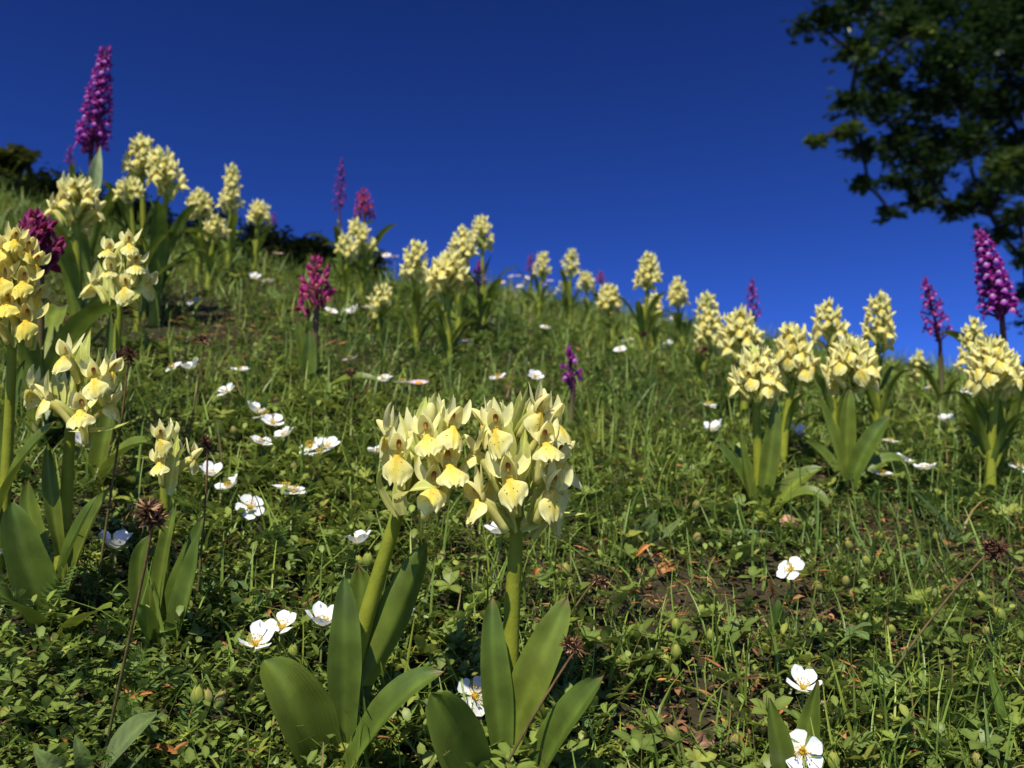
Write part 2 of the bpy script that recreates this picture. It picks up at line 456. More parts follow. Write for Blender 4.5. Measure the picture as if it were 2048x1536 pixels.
    for k, sx in enumerate((-1, 1)):
        a = r.uniform(0.72, 1.1); bk = r.uniform(-1.5, 3.0); e = r.uniform(0.7, 1.35)
        if kind == 'purple':
            ctrl = np.array([(sx * 1.5, 1, 1), (sx * 5, 1.5, 3), (sx * 6.5, 4 + bk, 8 * a)]) * mm
        else:
            ctrl = np.array([(sx * 1.8, 1.2, 1), (sx * 5.0 * e, 2.2 + bk, 3.0), (sx * 6.4 * e, 1.5 + bk, 9.0 * a), (sx * 6.6 * e + r.uniform(-1.5, 1.5), 2.5 + bk * 1.5, 13.0 * a)]) * mm
        V, f, uv, Sq, Tq = blade(ctrl, r.uniform(4.6, 6.0) * mm, (-sx * r.uniform(0.1, 0.8), -0.9, 0.1), n, m, 0.45, 'sepal', 0.02, seed + k, r.uniform(-0.5, 0.5))
        c = lerp(p['sep'], np.asarray(p['sep']) * (0.86, 0.92, 0.75) if kind == 'yellow' else p['hood'], np.exp(-(Tq / 0.3) ** 2) * (1 - Sq))
        out['sepal%d' % k] = [(V, f, c, uv, 0)]
    V, f, uv, Sq, Tq = blade(np.array([(0, 2.8, 3.5), (0, 3.6, 7), (r.uniform(-1.5, 1.5), r.uniform(0.5, 3.2), r.uniform(11.5, 14.5) if kind != 'purple' else 9)]) * mm, 4.6 * mm, (0, -1, 0), n, m, 0.4, 'sepal')
    out['sepal2'] = [(V, f, np.broadcast_to(p['sep'], (len(V), 3)), uv, 0)]
    # spur
    if kind == 'purple':
        ctrl = np.array([(0, 0.5, 0), (0, 5, 0.5), (0, 9, 2), (0, 12, 4.5)]) * mm
        rf = lambda s: (1.3 - 0.3 * s + 0.5 * np.clip(s - 0.7, 0, 1)) * mm
    else:
        sw = r.uniform(-2, 2)
        ctrl = np.array([(0, 0.2, -0.8), (0, 4.5, -1.8), (sw * 0.5, 8.5, -7), (sw, 11.5, -12.5)]) * mm
        rf = lambda s: (2.25 - 0.55 * s) * mm
    tb = tube(ctrl, 0, 0, 8 if hi else 4, 9 if hi else 5, rf=rf)
    out['spur'] = [(tb[0], tb[1], lerp(np.asarray(p['lip']) * 0.5 + np.asarray(p['spur']) * 0.5, p['spur'], np.clip(tb[2] * 2, 0, 1)), None, 0)]
    # bract that carries the flower
    n, m = (10, 5) if hi else (4, 3)
    bl = r.uniform(0.8, 1.12)
    ctrl = np.array([(0.5, 15, -14), (1.0 + r.uniform(-3, 3), 13.5, -5), (r.uniform(-4, 4), 9.5, 4 * bl), (r.uniform(-5, 5), r.uniform(7, 12), 13 * bl)]) * mm
    V, f, uv, Sq, Tq = blade(ctrl, 6.5 * mm, (r.uniform(-0.4, 0.4), 1, 0.15), n, m, 0.4, 'lance', 0.01, seed)
    out['bract'] = [(V, f, lerp(p['bract'], p['bractt'], np.clip(np.abs(Tq) * 0.5 + Sq * 0.4, 0, 1)), uv, 0)]
    return out

FM = {}
def flower_meshes(kind, var, hi):
    key = (kind, var, hi)
    if key not in FM:
        pr = flower_parts(kind, var + 1, hi)
        if hi:
            FM[key] = {k: build(k.rstrip('012'), v, ['lip' if (k == 'lip' and kind in ('yellow', 'lemon')) else 'petal']) for k, v in pr.items()}
        else:
            FM[key] = build('flower', sum(pr.values(), []), ['petal'])
    return FM[key]

def bud_mesh(kind, var):
    key = (kind, 'bud', var)
    if key not in FM:
        r = random.Random(var)
        p = PAL[kind]
        V, f = ball((0, -0.001, 0.003), (0.0024, 0.0026, 0.005), 7, 8)
        c = lerp(np.asarray(p['ovary']) * 0.5 + np.asarray(p['hood']) * 0.5, p['hood'], np.clip((V[:, 2] + 0.002) / 0.01, 0, 1))
        bl, bf, uv, S, T = blade(np.array([(0, 5, -6), (1, 5, 0), (r.uniform(-2, 2), 2, 7), (r.uniform(-2, 2), 0, 12)]) * 0.001, 0.0055, (0, 1, 0.2), 7, 5, 0.5, 'lance')
        FM[key] = build('bud', [(V, f, c), (bl, bf, lerp(p['bract'], p['bractt'], S))], ['petal'])
    return FM[key]

def rot(az, pitch=0.0, roll=0.0):
    return Matrix.Rotation(az, 4, 'Z') @ Matrix.Rotation(pitch, 4, 'X') @ Matrix.Rotation(roll, 4, 'Y')

def add_flower(root, loc, az, sc, kind, hi, pitch=0.0, roll=0.0, var=None):
    var = random.randrange(9 if hi else 5) if var is None else var
    M = Matrix.Translation(Vector(loc)) @ rot(az, pitch, roll) @ Matrix.Scale(sc, 4)
    fm = flower_meshes(kind, var, hi)
    if not hi:
        return ob('flower', fm, root, M)
    o = ob('flower', fm['flower'], root, M)
    for k, me in fm.items():
        if k != 'flower':
            ob(k.rstrip('012'), me, o)
    return o

LEAFC = [((0.086, 0.130, 0.016), (0.140, 0.180, 0.022)), ((0.105, 0.150, 0.018), (0.16, 0.195, 0.024)), ((0.074, 0.120, 0.018), (0.12, 0.165, 0.023))]

def add_leaf(root, ctrl, width, nh, n=14, m=7, fold=0.3, shape='leaf', ci=None, wave=0.008, twist=0.0, name='leaf', mat='leaf', cols=None):
    a, b = cols or LEAFC[random.randrange(3) if ci is None else ci]
    V, f, uv, S, T = blade(ctrl, width, nh, n, m, fold, shape, wave, random.random() * 6, twist)
    c = lerp(a, b, np.clip(1 - S * 0.9, 0, 1))
    c = c * (1 + 0.35 * np.exp(-(T / 0.09) ** 2) + 0.25 * np.clip((np.abs(T) - 0.9) * 10, 0, 1))[:, None]
    if mat == 'leaf' and random.random() < 0.6:      # withered tip
        k = np.clip((S - random.uniform(0.93, 0.98)) * 30, 0, 1)[:, None]
        c = c * (1 - k) + np.array([0.22, 0.15, 0.05]) * k
    V = V + (vnoise(S * 5 + random.random() * 50, T * 2 + random.random() * 50, 6) - 0.5)[:, None] * np.array([0.3, 1, 0.3]) * width * 0.10
    return ob(name, build(name, [(V, f, c, uv)], [mat]), root)

def orchid(kind, label, top, bot, base_u, d, width, n=14, group=None, hi=False, flowers=None, leaves=None, nleaf=6, cat='orchid', bend=0.0, stem_r=1.0, scale=None, prof=None, buds=2, leaf_len=1.0, extra=None, lean=None):
    """top, bot: photo positions of the head's top and bottom; d: depth of the plant in metres; width: head width in photo pixels"""
    base = ground_at(base_u, d)
    pt = P(top[0], top[1], d); pb = P(bot[0], bot[1], d)
    sc = scale or max(0.5, min(1.25, width / F * d / 0.044))
    root = thing(kind.replace('lemon', 'yellow').replace('wine', 'red') + '_orchid', label, cat, base, group)
    pt = pt - base; pb = pb - base
    pt = pt - np.array([0, 0, 0.009 * sc])
    p = PAL[kind]
    # stem
    mid = pb * 0.5 + np.array([bend, 0.0, 0.0])
    lo = bez([(0, 0, -0.012), (0 + mid[0] * 0.3, mid[1] * 0.3, pb[2] * 0.35), mid * [1, 1, 1.25], pb], np.linspace(0, 1, 10))
    hi_ = bez([pb, pb + (pt - pb) * 0.5, pt], np.linspace(0, 1, 6))[1:]
    path = np.concatenate([lo, hi_])
    nn = len(path)
    base_r = (0.0031 if (hi and d < 0.6) else 0.0036) * sc * stem_r
    V, f, S = tube(path, 0, 0, nn, 10 if hi else 6, rf=lambda s: base_r * (1.25 - 0.45 * np.clip(s / 0.6, 0, 1) - 0.5 * np.clip((s - 0.6) / 0.4, 0, 1)), raw=True)
    cs = lerp(p['stem0'], p['stem'], np.clip(S * 1.9 - 0.25, 0, 1)) if kind not in ('yellow', 'lemon') else lerp(np.asarray(p['stem0']), np.asarray(p['stem']), np.clip(S * 1.5, 0, 1))
    ob('stem', build('stem', [(V, f, cs)], ['stem']), root)
    # flowers
    ax = pt - pb
    if flowers is not None:
        for fl in flowers:
            u, v, az = fl[0], fl[1], math.radians(fl[2])
            az += math.radians(random.uniform(-9, 9))
            q = P(u, v, d - 0.019 * sc * math.cos(az)) - base
            add_flower(root, q, az, sc * (fl[3] if len(fl) > 3 else 1) * random.uniform(0.88, 1.04), kind, hi, math.radians((fl[4] if len(fl) > 4 else 0) + random.uniform(-10, 9)), math.radians((fl[5] if len(fl) > 5 else 0) + random.uniform(-9, 9)))
    else:
        hl = np.linalg.norm(ax)
        a0 = random.uniform(0, 6.28)
        R = 0.5 * width / F * d
        prof = prof or (lambda h: 1.0 - 0.52 * h ** 1.5 if kind != 'purple' else 1.0 - 0.62 * h ** 2)
        for i in range(n):
            h = (i + 0.35) / n
            az = a0 + i * 2.39996 + random.uniform(-0.25, 0.25)
            fs = sc * (1.0 - 0.22 * h) * random.uniform(0.85, 1.08) * {'purple': 0.8, 'red': 0.82}.get(kind, 1.0)
            rad = max(0.003, R * prof(h) - 0.0052 * fs)
            pos = pb + ax * (0.06 + 0.9 * h) + np.array([math.sin(az), -math.cos(az), 0]) * rad
            pos[2] += random.uniform(-0.0015, 0.0015)
            add_flower(root, pos, az, fs, kind, hi, random.uniform(-0.2, 0.25) + 0.2 * h, random.uniform(-0.35, 0.35))
    for i in range(buds):
        az = random.uniform(0, 6.28)
        pos = pt + np.array([math.sin(az) * 0.0035 * sc, -math.cos(az) * 0.0035 * sc, (-0.002 + 0.003 * i / max(1, buds)) * sc])
        M = Matrix.Translation(Vector(pos)) @ rot(az, 0.1) @ Matrix.Scale(sc * random.uniform(0.75, 1.0), 4)
        ob('bud', bud_mesh(kind, i % 3), root, M)
    # leaves
    if leaves is not None:
        for L in leaves:
            ctrl = [P(c[0], c[1], d + (c[2] if len(c) > 2 else 0)) - base for c in L[0]]
            add_leaf(root, ctrl, L[1] / F * d, L[2] if len(L) > 2 else (0, -1, 0.35), fold=(L[3] if len(L) > 3 else 0.3) * 1.5, twist=L[4] if len(L) > 4 else 0.0, shape=L[5] if len(L) > 5 else 'leaf')
    else:
        a0 = random.uniform(0, 6.28)
        hs_ = max(pb[2], 0.05)
        for i in range(nleaf):
            az = a0 + i * 2.5 + random.uniform(-0.4, 0.4)
            o = np.array([math.sin(az), -math.cos(az), 0.0])
            Ln = min(hs_ * 0.72, 0.105 * max(sc, 0.7)) * random.uniform(0.75, 1.15) * leaf_len
            z0 = hs_ * (0.02 + 0.07 * i)
            k = z0 / hs_
            st = bez([(0, 0, 0), mid * 0.9, pb], np.array([k]))[0]
            e = random.uniform(0.35, 0.75)
            ctrl = [st + np.array([0, 0, 0.0]), st + o * Ln * 0.16 + [0, 0, Ln * 0.45], st + o * Ln * (0.28 + 0.2 * e) + [0, 0, Ln * (0.95 - 0.25 * e)], st + o * Ln * (0.42 + 0.5 * e) + [0, 0, Ln * (1.15 - 0.75 * e)]]
            add_leaf(root, ctrl, Ln * random.uniform(0.13, 0.19), -o * 0.9 + np.array([0, 0, 0.5]), 9, 5, 0.4, 'leaf')
        # bract-like leaf clasping the stem
        az = random.uniform(0, 6.28); o = np.array([math.sin(az), -math.cos(az), 0.0])
        st = bez([(0, 0, 0), mid, pb], np.array([0.55]))[0]
        Ln = hs_ * 0.42
        add_leaf(root, [st, st + o * Ln * 0.1 + [0, 0, Ln * 0.5], st + o * Ln * 0.3 + [0, 0, Ln]], Ln * 0.2, -o + np.array([0, 0, 0.2]), 8, 5, 0.5, 'lance')
    if extra:
        for L in extra:      # broad bracts seen on their own
            ctrl = [P(c[0], c[1], d + c[2]) - base for c in L[0]]
            add_leaf(root, ctrl, L[1] / F * d, L[2] if len(L) > 2 else (0, -1, 0.1), 12, 7, 0.3, 'lance', name='bract', mat='petal', cols=(p['bract'], p['bractt']))
    return root

# ------------------------------------------------------------------ the big orchids in front
Z1 = -0.012
orchid('yellow', 'pale yellow orchid with upright stem, round spotted head, sedge stalk crossing its leaves', (1045, 795), (1034, 1050), 1012, 0.36, 225, hi=True, scale=1.02, stem_r=1.12,
       flowers=[(1019, 957, 0, 1.05, 0, 0), (955, 1001, -38, 1.0, 0, -6), (1092, 888, 14, 1.02, 0, 4), (1108, 980, 22, 0.95, 4, 12), (992, 857, -6, 0.95, 2, 4),
                (946, 906, -72, 0.92, 0, 0), (1107, 846, 62, 0.9, 10, 5), (1080, 822, 40, 0.82, 14, 0), (1128, 925, 85, 0.95, 0, 0), (966, 848, -84, 0.85, 6, 0), (1118, 1020, 112, 0.95, -8, 0),
                (1062, 905, 155, 0.95, 0, 0), (1000, 905, 205, 0.95, 0, 0), (1040, 850, 180, 0.85, 8, 0), (985, 960, 240, 0.95, 0, 0), (1075, 960, 125, 0.95, 0, 0)],
       buds=3,
       leaves=[([(985, 1640, -0.01), (935, 1520, -0.03), (885, 1440, -0.045), (862, 1386, -0.045)], 118, (0.25, -1, 0.5), 0.15),
               ([(1006, 1545, -0.006), (1000, 1420, -0.012), (980, 1320, -0.014), (984, 1190, -0.008)], 62, (0.15, -1, 0.2), 0.25),
               ([(1018, 1500, -0.006), (1040, 1390, -0.012), (1105, 1290, -0.016), (1134, 1193, -0.012)], 82, (-0.3, -1, 0.35), 0.2),
               ([(1045, 1640, -0.008), (1090, 1500, -0.02), (1150, 1430, -0.03), (1208, 1350, -0.03)], 84, (-0.5, -0.8, 0.7), 0.35),
               ([(1040, 1600, 0.008), (1062, 1500, 0.014), (1072, 1440, 0.016), (1066, 1378, 0.014)], 66, (0, -1, 0.3), 0.2),
               ([(990, 1620, 0.01), (940, 1500, 0.03), (880, 1470, 0.04), (820, 1500, 0.045)], 70, (0, -0.6, 0.9), 0.3)],
       extra=[([(1038, 905, 0.004), (1036, 850, 0.006), (1034, 815, 0.004), (1040, 782, 0.002)], 27), ([(1042, 960, -0.012), (1046, 925, -0.014), (1048, 890, -0.014), (1050, 858, -0.012)], 34),
              ([(1042, 1052, -0.004), (1085, 1030, -0.006), (1130, 1034, -0.008), (1172, 1027, -0.008)], 32, (0, -0.7, 1)), ([(1040, 1058, -0.002), (1075, 1040, -0.004), (1105, 1010, -0.004), (1128, 985, -0.002)], 36)])

orchid('yellow', 'pale yellow orchid leaning from a slanted stem, ragged head with loose curling green bracts', (866, 800), (803, 1000), 668, 0.36, 190, hi=True, scale=1.0, stem_r=1.1, bend=0.002,
       flowers=[(795, 909, -10, 1.02, 0, 4), (853, 871, -16, 0.98, -2, -6), (906, 853, 26, 0.9, 4, 12), (899, 931, 8, 1.0, 0, 4), (864, 972, 4, 0.92, 0, 4), (775, 872, -100, 0.9, 6, 0),
                (822, 878, 165, 0.9, 0, 0), (878, 842, 178, 0.85, 8, 0), (872, 925, 130, 0.95, 0, 0), (820, 940, 220, 0.95, 0, 0)],
       buds=2,
       leaves=[([(655, 1600, -0.006), (625, 1460, -0.02), (575, 1370, -0.03), (527, 1322, -0.026)], 118, (0.5, -0.9, 0.4), 0.3),
               ([(690, 1500, -0.008), (686, 1380, -0.014), (694, 1270, -0.016), (689, 1153, -0.010)], 66, (0.2, -1, 0.1), 0.2),
               ([(705, 1470, 0.006), (720, 1330, 0.012), (735, 1210, 0.014), (716, 1128, 0.012)], 78, (0, -1, 0.25), 0.15),
               ([(728, 1370, 0.0), (775, 1270, 0.002), (815, 1190, 0.003), (852, 1085, 0.004)], 76, (0.5, -0.9, 0.2), -0.45),
               ([(670, 1590, -0.016), (740, 1470, -0.030), (800, 1370, -0.036), (888, 1343, -0.032)], 84, (-0.4, -0.8, 0.8), 0.3)],
       extra=[([(845, 880, -0.006), (838, 850, -0.01), (846, 820, -0.008), (852, 793, -0.004)], 30), ([(794, 1032, -0.004), (765, 1000, -0.010), (735, 950, -0.012), (772, 932, -0.010)], 26, (0.9, -0.5, 0.2)),
              ([(800, 1005, -0.014), (812, 968, -0.028), (850, 978, -0.034), (876, 974, -0.03)], 48, (-0.1, -0.75, 0.9)), ([(806, 1030, -0.004), (800, 1000, -0.006), (792, 975, -0.006), (800, 950, -0.004)], 30)])

orchid('yellow', 'pale yellow orchid, few spotted flowers fanned wide above strap leaves, sedge head beside it', (165, 690), (140, 862), 116, 0.43, 200, hi=True, scale=0.9, stem_r=1.1,
       flowers=[(130, 713, -15, 0.9, 0, 0), (189, 757, 16, 1.0, 0, -6), (160, 822, 4, 1.05, 0, -10), (91, 800, -55, 1.0, 0, -4), (66, 778, -98, 0.95, 0, 0), (226, 806, 84, 0.95, 0, 0), (225, 742, 62, 0.85, 8, 0),
                (175, 790, 160, 0.9, 0, 0), (120, 790, 210, 0.9, 0, 0)],
       buds=2,
       leaves=[([(112, 1240, 0.004), (90, 1120, 0.01), (50, 1040, 0.014), (56, 958, 0.014)], 50, (0.3, -1, 0.2), 0.3), ([(120, 1110, -0.004), (112, 1040, -0.008), (92, 970, -0.008), (96, 885, -0.006)], 32, (0.5, -1, 0.1), 0.4),
               ([(110, 1290, -0.006), (70, 1170, -0.016), (36, 1090, -0.02), (24, 1005, -0.018)], 78, (0.4, -0.9, 0.3), 0.4), ([(112, 1190, -0.006), (128, 1120, -0.014), (160, 1060, -0.018), (196, 990, -0.018)], 44, (-0.5, -0.8, 0.5), 0.4),
               ([(122, 1260, 0.0), (140, 1150, -0.002), (175, 1060, -0.004), (222, 972, -0.002)], 54, (-0.5, -0.8, 0.3), 0.4), ([(120, 1290, -0.01), (150, 1240, -0.03), (190, 1222, -0.04), (222, 1214, -0.044)], 62, (0, -0.5, 1), 0.2),
               ([(100, 1300, -0.01), (60, 1230, -0.03), (20, 1210, -0.04), (-20, 1170, -0.04)], 56, (0, -0.5, 1), 0.3)],
       extra=[([(168, 790, 0.0), (158, 750, -0.004), (170, 700, -0.004), (182, 660, 0.0)], 36), ([(140, 862, -0.006), (190, 868, -0.012), (230, 862, -0.014), (260, 842, -0.012)], 28, (0, -0.6, 1))])

orchid('yellow', 'short yellow orchid carrying only three open flowers over upright strap leaves', (345, 850), (330, 965), 322, 0.42, 120, hi=True, scale=0.72, stem_r=1.2,
       flowers=[(321, 877, 0, 1.0, 4, 0), (319, 926, 0, 1.02, 0, 0), (388, 917, 78, 1.0, 8, 0), (348, 872, 150, 0.9, 4, 0)], buds=1,
       leaves=[([(302, 1290, -0.004), (280, 1200, -0.01), (262, 1120, -0.012), (300, 1070, -0.01)], 40, (0.2, -1, 0.3), 0.3), ([(312, 1270, -0.006), (312, 1180, -0.012), (330, 1100, -0.014), (352, 1005, -0.012)], 34, (-0.2, -1, 0.2), 0.4),
               ([(328, 1310, 0.0), (345, 1210, -0.004), (380, 1130, -0.006), (408, 1030, -0.004)], 56, (-0.4, -0.9, 0.3), 0.3), ([(342, 1330, -0.008), (360, 1240, -0.018), (392, 1160, -0.02), (396, 1070, -0.018)], 58, (-0.5, -0.9, 0.2), 0.4),
               ([(318, 1330, -0.008), (300, 1280, -0.02), (290, 1230, -0.03), (270, 1210, -0.03)], 44, (0.3, -0.8, 0.6), 0.3)],
       extra=[([(338, 990, -0.004), (344, 950, -0.008), (350, 915, -0.008), (356, 868, -0.004)], 30)])

orchid('yellow', 'pale cream orchid with two flowers held out sideways like arms, near the bare brown earth', (255, 475), (240, 600), 192, 0.55, 150, hi=True, scale=0.86, bend=0.004,
       flowers=[(218, 500, -14, 0.92, 2, 0), (258, 488, 6, 0.92, 2, 2), (271, 528, 22, 0.98, 0, 0), (251, 574, 2, 1.0, 0, 4), (184, 568, -86, 1.0, 0, 0), (300, 567, 86, 1.0, 0, 0), (221, 540, -30, 0.95, 0, 0), (250, 545, 170, 0.9, 0, 0)],
       buds=2,
       leaves=[([(192, 1010, -0.006), (215, 930, -0.016), (250, 890, -0.02), (298, 884, -0.022)], 56, (-0.5, -0.6, 0.8), 0.4), ([(190, 1010, 0.0), (195, 930, -0.006), (212, 860, -0.006), (232, 790, -0.004)], 40, (0, -1, 0.2), 0.4),
               ([(186, 1010, 0.01), (170, 940, 0.016), (150, 900, 0.018), (140, 850, 0.016)], 40, (0.2, -1, 0.2), 0.3), ([(205, 880, -0.004), (210, 780, -0.006), (215, 700, -0.006), (222, 622, -0.004)], 20, (0.6, -0.8, 0.1), 0.4)],
       extra=[([(236, 610, -0.006), (262, 606, -0.016), (286, 590, -0.018), (290, 550, -0.014)], 18), ([(236, 600, 0.002), (215, 570, 0.004), (200, 545, 0.004), (196, 520, 0.004)], 26)])

orchid('lemon', 'bright lemon yellow orchid with a dense blunt head beside the wine red orchid', (35, 482), (25, 668), -5, 0.44, 160, hi=True, scale=0.85,
       flowers=[(6, 556, 0, 1.0), (45, 563, 20, 1.0), (72, 527, 52, 0.95), (13, 606, -5, 1.0), (52, 640, 20, 1.0), (3, 500, -8, 0.95), (55, 500, 50, 0.9), (76, 592, 82, 1.0), (-25, 580, -60, 1.0), (-30, 520, -70, 0.95), (-20, 640, -50, 1.0),
                (30, 480, 20, 0.85, 12), (30, 560, 170, 0.9), (20, 620, 190, 0.9)], buds=3,
       leaves=[([(-8, 1060, -0.008), (10, 960, -0.02), (60, 900, -0.026), (114, 842, -0.024)], 62, (-0.4, -0.8, 0.7), 0.3), ([(-8, 1060, -0.01), (-40, 960, -0.02), (-80, 900, -0.026), (-120, 880, -0.024)], 60, (0.4, -0.8, 0.7), 0.3),
               ([(0, 1000, 0.01), (8, 900, 0.014), (20, 800, 0.014), (50, 720, 0.012)], 34, (0, -1, 0.3), 0.3)])

# ------------------------------------------------------------------ the orchids further up the slope
def O(kind, label, tu, tv, bu, bv, base_u, d, w, n=14, group=None, **k):
    if kind == 'yellow' and n > 8:
        w *= 1.12; n = int(n * 1.25)
    elif kind == 'yellow':
        w *= 1.08
    return orchid(kind, label, (tu, tv), (bu, bv), base_u, d, w, n, group, **k)

O('yellow', 'full pale yellow orchid at the foot of the tall purple spike', 158, 345, 152, 436, 150, 0.74, 105, 14)
O('yellow', 'tall yellow orchid topping a tight trio on the crest', 286, 265, 283, 348, 287, 0.98, 72, 13)
O('yellow', 'yellow orchid hanging outward from a crest trio, stem curving', 322, 290, 335, 375, 305, 0.95, 78, 15)
O('yellow', 'lowest small yellow orchid of the crest trio', 262, 350, 260, 395, 275, 0.92, 58, 9)
O('yellow', 'yellow orchid on the crest with a pink daisy at its neck', 400, 374, 402, 428, 395, 1.22, 56, 12)
O('yellow', 'low sparse yellow orchid with an orange tinged flower, below two taller ones', 436, 430, 428, 468, 415, 1.16, 58, 8)
O('yellow', 'slender yellow orchid with unopened green tip standing out against the sky', 466, 325, 460, 424, 455, 1.28, 52, 16, prof=lambda h: 1.0 - 0.55 * h)
O('yellow', 'small dome headed yellow orchid against the dark bank', 521, 398, 519, 446, 507, 1.4, 50, 12)
O('yellow', 'sparse yellow orchid leaning beside the stem of the dark purple spike', 690, 462, 698, 515, 684, 1.25, 52, 8)
O('yellow', 'yellow orchid with greenish top standing under the pink red orchid', 712, 432, 728, 500, 722, 1.3, 56, 11)
O('yellow', 'loose column shaped yellow orchid beside a fuller clustered head', 832, 476, 828, 558, 832, 1.0, 60, 14, prof=lambda h: 1.0 - 0.4 * h)
O('yellow', 'broad flat topped yellow orchid with bent leaf on its pale stem', 903, 500, 893, 570, 897, 0.94, 92, 15)
O('yellow', 'dense egg shaped yellow orchid behind the flat topped one', 926, 448, 926, 520, 915, 1.12, 60, 16)
O('yellow', 'yellow orchid rising above its neighbours over a small violet orchid', 963, 429, 964, 492, 968, 1.2, 50, 13)
O('yellow', 'small open yellow orchid on thin stem with one flower apart', 768, 565, 757, 622, 758, 1.03, 58, 8)
O('yellow', 'small yellow orchid on the crest overlapping a tiny dark red orchid', 1086, 500, 1083, 553, 1078, 1.6, 38, 13)
O('yellow', 'two tiered yellow orchid on the crest with forked looking stem', 1142, 494, 1140, 548, 1140, 1.58, 40, 10)
O('yellow', 'little half open yellow orchid low against a dark stem', 1126, 560, 1126, 580, 1130, 1.62, 28, 5)
O('yellow', 'pale round yellow orchid touching the small crimson one', 1172, 540, 1172, 576, 1180, 1.7, 38, 11)
O('yellow', 'plump yellow orchid on a straight pale stem below the crimson one', 1216, 565, 1220, 618, 1228, 1.28, 54, 14)
O('yellow', 'tall tapering yellow orchid whose shaded stem stands against the sky', 1297, 502, 1296, 572, 1284, 1.25, 56, 17, prof=lambda h: 1.0 - 0.5 * h)
O('yellow', 'yellow orchid half hidden behind a taller tapering one', 1308, 582, 1304, 628, 1306, 1.32, 46, 11)
O('yellow', 'neat oval yellow orchid between the tapering and the long headed ones', 1356, 554, 1354, 606, 1370, 1.36, 46, 14)
O('yellow', 'long narrow headed yellow orchid with tall sheathing leaves', 1412, 580, 1422, 700, 1393, 1.0, 66, 20, nleaf=5, prof=lambda h: 1.0 - 0.42 * h)
O('yellow', 'shaggy yellow orchid packed between long and round headed ones', 1476, 615, 1482, 706, 1490, 0.86, 92, 14)
O('yellow', 'ragged yellow orchid standing lowest of its crowd beside a pink brown dead leaf', 1508, 688, 1512, 790, 1520, 0.62, 105, 15, hi=True,
  leaves=[([(1516, 1050, -0.004), (1500, 980, -0.01), (1470, 930, -0.014), (1430, 884, -0.016)], 40, (0.5, -0.8, 0.5), 0.3), ([(1518, 1050, 0.006), (1505, 970, 0.01), (1490, 920, 0.012), (1450, 880, 0.014)], 42, (0.5, -0.8, 0.5), 0.3),
          ([(1520, 1040, -0.004), (1535, 950, -0.008), (1548, 880, -0.01), (1552, 800, -0.008)], 38, (-0.2, -1, 0.2), 0.3), ([(1524, 1050, 0.0), (1560, 990, -0.008), (1600, 950, -0.012), (1645, 935, -0.014)], 44, (-0.5, -0.8, 0.6), 0.3),
          ([(1524, 1052, -0.008), (1580, 985, -0.02), (1630, 965, -0.026), (1656, 1015, -0.03)], 40, (-0.2, -0.6, 1), 0.3), ([(1512, 1052, -0.004), (1505, 1000, -0.008), (1490, 950, -0.01), (1480, 860, -0.01)], 24, (0.3, -1, 0.2), 0.4)])
O('yellow', 'rounded yellow orchid with broad stem leaves behind the lowest ragged one', 1582, 640, 1588, 756, 1562, 0.72, 92, 18, hi=True, nleaf=5)
O('yellow', 'yellow orchid with spread flower tips between two tall heads', 1654, 597, 1660, 685, 1672, 0.82, 78, 13)
O('yellow', 'broad yellow orchid low in front of two taller heads, wide leaves from its base', 1700, 668, 1700, 758, 1697, 0.68, 108, 16, hi=True,
  leaves=[([(1694, 985, -0.004), (1680, 920, -0.012), (1655, 860, -0.016), (1638, 790, -0.016)], 38, (0.5, -0.9, 0.3), 0.3), ([(1698, 985, -0.006), (1715, 920, -0.016), (1745, 870, -0.02), (1780, 830, -0.02)], 40, (-0.5, -0.9, 0.3), 0.3),
          ([(1696, 970, -0.004), (1690, 890, -0.008), (1692, 830, -0.01), (1700, 775, -0.008)], 34, (0, -1, 0.2), 0.3), ([(1690, 985, 0.008), (1670, 930, 0.014), (1640, 900, 0.016), (1610, 880, 0.016)], 36, (0.4, -0.8, 0.5), 0.3),
          ([(1702, 985, 0.008), (1740, 930, 0.014), (1790, 900, 0.016), (1810, 930, 0.016)], 36, (-0.4, -0.7, 0.7), 0.3)])
O('yellow', 'tall straight yellow orchid towering behind the broad low one', 1758, 580, 1755, 692, 1757, 0.82, 70, 19, prof=lambda h: 1.0 - 0.4 * h)
O('yellow', 'small distant yellow orchid with nodding flowers beside the slanting purple spike', 1836, 697, 1832, 758, 1832, 1.35, 46, 9)
O('yellow', 'tiny yellow orchid bud head behind the tall straight one', 1778, 712, 1778, 740, 1780, 1.7, 24, 6)
O('yellow', 'shaded yellow orchid tucked behind a bigger one beside the tallest purple spike', 1945, 632, 1950, 740, 1972, 0.82, 66, 16)
O('yellow', 'large tapering yellow orchid with twin pale stems beneath tree branches', 1976, 668, 1992, 775, 1980, 0.71, 104, 19, hi=True, nleaf=5)
O('yellow', 'second yellow head leaning out from beside the large tapering one', 2015, 700, 2012, 770, 2000, 0.74, 70, 9)

